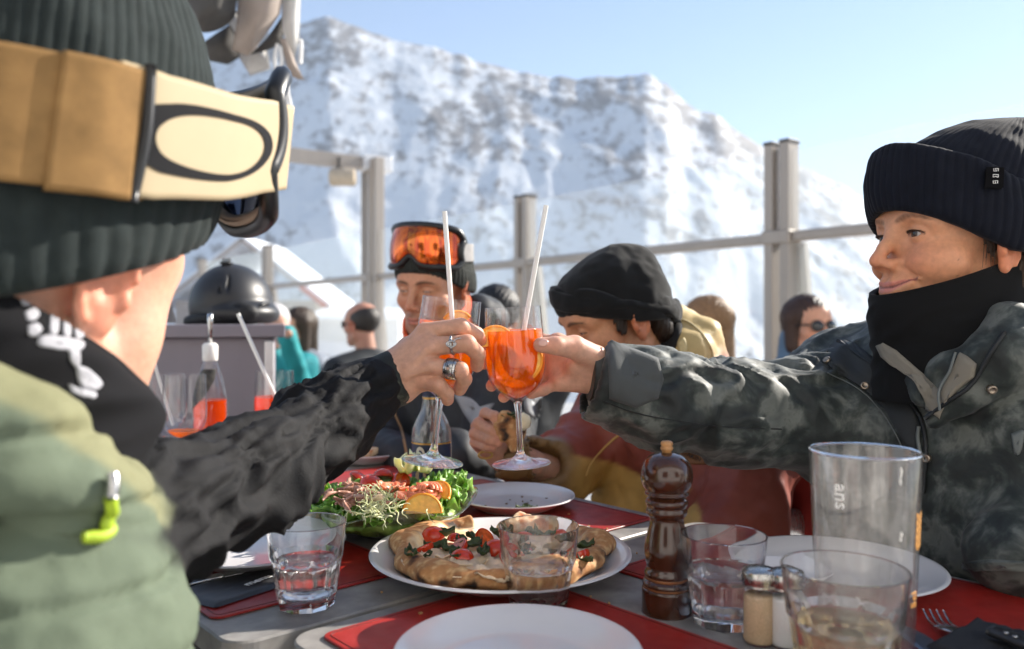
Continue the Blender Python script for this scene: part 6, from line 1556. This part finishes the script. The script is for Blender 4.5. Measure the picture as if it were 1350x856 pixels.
torC=[(CC_-A(0,0,.10)+rC*.08,CC_-A(0,0,.5)+rC*.08,.125,.14),(CC_-A(0,0,.10)-rC*.08,CC_-A(0,0,.5)-rC*.08,.125,.14),(CC_-A(0,0,.03),sLC,.08,.08),(CC_-A(0,0,.03),sRC,.08,.08),(sLC,eLC,.08,.065),(sRC,eRC,.08,.065),(eLC,wC1,.062,.05),(eRC,wC2,.062,.05),
  (P(640,420,1.98),P(600,440,1.98),.06,.06),(CC_+RC@A(-.10,.02,.0),CC_+RC@A(.0,.11,-.02),.04,.04),(CC_+RC@A(.10,.02,.0),CC_+RC@A(.0,.11,-.02),.04,.04)]
V,F=garment(torC,.007,k=.04); V=V+vnormals(V,F)*(.016*(ridge(V*A(7,7,5),51)-.5)+.006*fbm(V*20,3,52))[:,None]
jc=mk('jacket',V,F,M('charcoal shell jacket',(.022,.025,.031),.65,var=.15,bump=.25,bs=500,bdist=.0006),ct); BC=bvh((V,F))
m_lg=M('pale grey jacket panel',(.34,.35,.37),.6)
for poly in ([(598,520),(622,526),(638,540),(652,532),(628,560),(616,552)],[(690,520),(712,505),(712,548),(694,545)],[(668,512),(690,508),(688,522),(670,526)]): mk('pale_panel',*surf_patch(BC,poly,.002,5,1.8),m_lg,jc)
mk('trim',*surf_line(BC,[(520,545),(530,570),(536,600),(538,620)],.003,.001,fallback=1.9),M('tan trim',(.30,.17,.08),.6),jc)
legs(ct,A(-.06,2.06,.5),tC,rC)

# ======================================================= other guests
def guest(label,px,py,d,fwd,jac,hair_c,hair='short',tone=(.58,.32,.21),glasses=False,pitch=0,coll=0.,arm=None,h=.006,s=1.0):
    O=P(px,py,d); t=thing('person',label,'person',(O[0],O[1],0)); R=frame_from(fwd,math.radians(pitch)); f2=A(fwd[0],fwd[1],0);f2/=np.linalg.norm(f2); r2_=A(f2[1],-f2[0],0); C=O-f2*.05-A(0,0,.18)
    opt=dict(open=.4,tone=tone,brow=hair_c)
    sl_=C-r2_*.19-A(0,0,.07); sr_=C+r2_*.19-A(0,0,.07)
    e1=sl_-A(0,0,.24)+f2*.08; e2=sr_-A(0,0,.24)+f2*.08; w1=e1+f2*.24-A(0,0,.0)+r2_*.06; w2=e2+f2*.24-r2_*.06
    if arm is not None: w1=arm
    cb_=coarse_body([(C,C-A(0,0,.5),.06,.11),(C-A(0,0,.06),sl_,.05,.045),(C-A(0,0,.06),sr_,.05,.045),(sl_,e1,.045,.035),(sr_,e2,.045,.035),(e1,w1,.034,.03),(e2,w2,.034,.03),(w1,w1+f2*.08,.03,.02),(w2,w2+f2*.08,.03,.02)],.014)
    body_mesh(t,[piece_head(O,R,opt,h*.7),cb_]); m_h=M('guest hair',hair_c,.5,var=.4,vs=40,stretch=(5,5,1),bump=.5,bs=200,bdist=.002)
    def fh(p):
        q=(p-O)@R; a=np.abs(q[:,0]); qq=np.c_[a,q[:,1:]]
        if hair=='bald':
            d=smax(ell(q,(0,-.02,.030),(.0795,.0990,.084)),q[:,2]-.085-.2*np.minimum(q[:,1]+.03,0)*-1,.01); d=smax(d,q[:,1]-.012,.01); d=smax(d,-q[:,2]-.075,.01); return d
        d=ell(q,(0,-.020,.040),(.087,.108,.090)); d=smax(d,-ell(q,(0,.10,-.02),(.072,.07,.085)),.015); d=smax(d,-(q[:,2]+.045),.02)
        if hair in('bob','long'):
            L=-.10 if hair=='bob' else -.30
            d2=smin(rcone(qq,A(.062,-.02,.03),A(.066,-.01,L+.02),.034,.030),rcone(q,A(0,-.075,.02),A(0,-.085,L),.055,.050),.04); d=smin(d,smax(d2,-ell(q,(0,.06,-.05),(.066,.065,.10)),.01),.03)
        return d+.003*np.sin(np.arctan2(q[:,0],q[:,1]+.02)*60)
    V,F=snet(fh,O-A(.16,.16,.36 if hair=='long' else .18),O+A(.16,.16,.16),h); mk('hair',V,F,m_h,t)
    if glasses:
        g_=thing_child('sunglasses',t); m_sg=M('dark sunglass lens',(.008,.008,.010),.08,coat=.5)
        for sx in (-1,1):
            v,f=lathe([(.001,-.002),(.026,-.002),(.027,0),(.026,.002),(.001,.0025)],24); v=v*A(1,.82,1); v=v@rotx(math.pi/2).T@rotz(-sx*.22).T+A(sx*.033,.096,.0); mk('lens',v@R.T+O,f,m_sg,g_)
            mk('temple',*tube(np.array([[sx*.060,.085,.004],[sx*.076,.03,.004],[sx*.079,-.02,-.004]])@R.T+O,.0035,6,m=10),m_gframe,g_)
        mk('bridge',*tube(np.array([[-.012,.102,.006],[0,.104,.008],[.012,.102,.006]])@R.T+O,.003,6),m_gframe,g_)
    seg=[(C-A(0,0,.1)+r2_*.08,C-A(0,0,.52)+r2_*.08,.12,.13),(C-A(0,0,.1)-r2_*.08,C-A(0,0,.52)-r2_*.08,.12,.13),(C-A(0,0,.03),sl_,.075,.078),(C-A(0,0,.03),sr_,.075,.078),(sl_,e1,.078,.062),(sr_,e2,.078,.062),(e1,w1,.06,.048),(e2,w2,.06,.048)]
    if coll: seg+=[(C+A(0,0,-.02),C+A(0,0,coll),.085,.082)]
    V,F=garment(seg,.011,k=.05); V=V+vnormals(V,F)*(.014*(ridge(V*7,61)-.5))[:,None]; mk('jacket',V,F,M('guest jacket',jac,.7,var=.15),t)
    legs(t,A(C[0],C[1],.5),f2,r2_); return t
guest('woman with dark bob and sunglasses in a blue jacket, by the post',1066,430,3.2,(.30,-.95),(.13,.21,.30),(.055,.026,.016),'bob',(.66,.34,.22),True,0,.11)
guest('long haired blonde woman facing left beyond the mustard hood',928,428,3.5,(-.93,.25),(.020,.020,.020),(.30,.165,.075),'long',(.66,.36,.25))
guest('balding man in a black jacket seen from behind beside the double post',476,428,4.3,(-.75,.55),(.012,.014,.017),(.030,.024,.020),'bald',(.50,.25,.17),True)
guest('white haired guest in sunglasses and a teal jacket beside the grey counter',362,430,4.6,(.45,-.85),(.02,.30,.32),(.62,.60,.60),'short',(.62,.34,.25),True,-8,.03,arm=P(377,440,4.35))
guest('long brown haired guest next to the white haired one',392,432,4.9,(-.65,-.55),(.30,.32,.36),(.045,.026,.014),'long')
guest('guest with dark cap hair in a black jacket, behind the orange straws',652,420,3.0,(-.3,.9),(.012,.012,.014),(.012,.011,.012),'short')

# ======================================================= counter, helmet, chairs
m_pur=M('grey violet painted wood',(.235,.215,.245),.7,var=.12,vs=5,stretch=(1,1,.2),bump=.1,bs=90)
ctr=thing('counter','grey violet painted wooden counter box carrying the black helmet','counter',(-1.25,2.5,0))
RCo=rotz(math.radians(16)); K0=A(-.655,2.19,0); cpos=lambda x,y,z: K0+RCo@A(x,y,z)
mk('box',*box(cpos(-.60,.24,.505),(1.20,.46,1.01),bev=.004,R=RCo),m_pur,ctr,smooth=False); mk('top',*box(cpos(-.59,.235,1.0285),(1.24,.50,.035),bev=.004,R=RCo),m_pur,ctr,smooth=False)
mk('corner_trim',*box(cpos(-.012,.0,.50),(.024,.02,1.0),bev=.003,R=RCo),m_alwh,ctr,smooth=False); mk('base',*box(cpos(-.60,.24,.04),(1.22,.48,.08),R=RCo),m_dark,ctr,smooth=False)
hc=A(-.830,2.36,1.047); hm_=thing('ski_helmet','matte black ski helmet with a camera mount on top, on the grey counter','helmet',hc)
m_hel=M('matte black helmet',(.022,.022,.024),.42,var=.08,vs=30); m_hin=M('black helmet trim',(.008,.008,.009),.6)
def fhel(p):
    q=p-hc; d=ell(q,(0,0,.050),(.118,.135,.128)); d=smax(d,-(q[:,2]-.004-.05*np.clip((q[:,0]-.02)/.1,0,1)**2*0),.012); d=smax(d,-ell(q,(0,0,.04),(.104,.120,.115)),.006)
    d=smin(d,smax(ell(q,(.03,-.02,.030),(.112,.130,.050)),-(q[:,2]-.004),.008),.01)
    for a in (-.35,.05): d=smax(d,-rcone(q,A(.02+a*.06,-.09,.135),A(.02+a*.06+.01,-.125,.09),.004,.004),.003)
    return d
V,F=snet(fhel,hc-A(.16,.17,.02),hc+A(.16,.17,.24),.004); mk('shell',V,F,m_hel,hm_)
mk('trim',*tube([hc+A(.118*math.cos(a),.134*math.sin(a),.016+.012*math.cos(a)) for a in np.linspace(0,6.28,50)[:-1]],.013,8,closed=True,squash=1.4),m_hin,hm_)
mk('ear_flap',*(lambda VF:(VF[0]*A(.062,.03,.036)+hc+A(.055,-.112,.030),VF[1]))(lathe([(.01,-1),(.8,-.6),(1,0),(.8,.6),(.01,1)],24)),m_hin,hm_)
mk('buckle',*tube([hc+A(.10,-.10,.035),hc+A(.115,-.085,.055),hc+A(.123,-.05,.06)],.005,8,m=10),m_gframe,hm_)
cmnt=mk('camera_mount',*box(hc+A(-.005,-.03,.178),(.030,.036,.008),bev=.003),m_gframe,hm_,smooth=False)
for dx in (-.009,0,.009): mk('mount_prong',*box(hc+A(-.005+dx,-.03,.186),(.004,.013,.015),bev=.002),m_gframe,cmnt,smooth=False)
sgn=thing('folded_card','small white folded card standing on the counter beside the helmet','card',A(-1.02,2.3,1.047))
for s_ in (-1,1): mk('leaf',*box(A(-1.02,2.3+s_*.018,1.085),(.07,.002,.076),R=rotx(s_*.45)),m_china,sgn,smooth=False)
m_polal=M('polished aluminium',(.56,.54,.52),.28,metal=.85,var=.06,rvar=.08,vs=60,stretch=(1,1,.2))
def chair(label,u,v,rz,first=None):
    t=thing('chair',label,'chair',uv(u,v),None,(0,0,rz))
    for sy in (-1,1):
        mk('armrest',*join(*[tube([[-.24,sy*.27,.665],[-.22,sy*.27,.69],[-.10,sy*.275,.70],[.10,sy*.275,.69],[.20,sy*.27,.68]],.016,10,m=30,squash=1.9)]),m_polal,t,world=False)
        mk('leg',*tube([[-.24,sy*.27,.675],[-.26,sy*.27,0]],.013,10),m_polal,t,world=False); mk('leg',*tube([[.19,sy*.27,.68],[.25,sy*.27,0]],.013,10),m_polal,t,world=False)
        mk('back_post',*tube([[.19,sy*.25,.42],[.23,sy*.25,.70],[.30,sy*.25,.86]],.012,10,m=16),m_polal,t,world=False)
    mk('seat',*box((-.02,0,.44),(.46,.50,.03),bev=.01),m_polal,t,world=False,smooth=False)
    for k in range(4): mk('back_slat',*box((.225+.022*k,0,.56+.085*k),(.012,.50,.05),bev=.004),m_polal,t,world=False,smooth=False)
    return t
chair('polished aluminium armchair under the man in the red jacket',1.27,.985,TA)
red_m=M('red padded fabric',(.42,.030,.022),.75,bump=.3,bs=500,sheen=.1)
rc=P(1052,650,1.44)
def fred(p):
    q=(p-rc)@RT; return smin(rbox(q,(0,0,0),(.03,.16,.075),.028),ell(q,(0,.05,.05),(.04,.12,.05)),.03)-.008*fbm(p*16,3,6)
V,F=snet(fred,rc-.26,rc+.26,.007); tag(mk('jacket_bundle',V,F,red_m),'bundled red jacket hung on the chair between the red man and the woman','jacket')
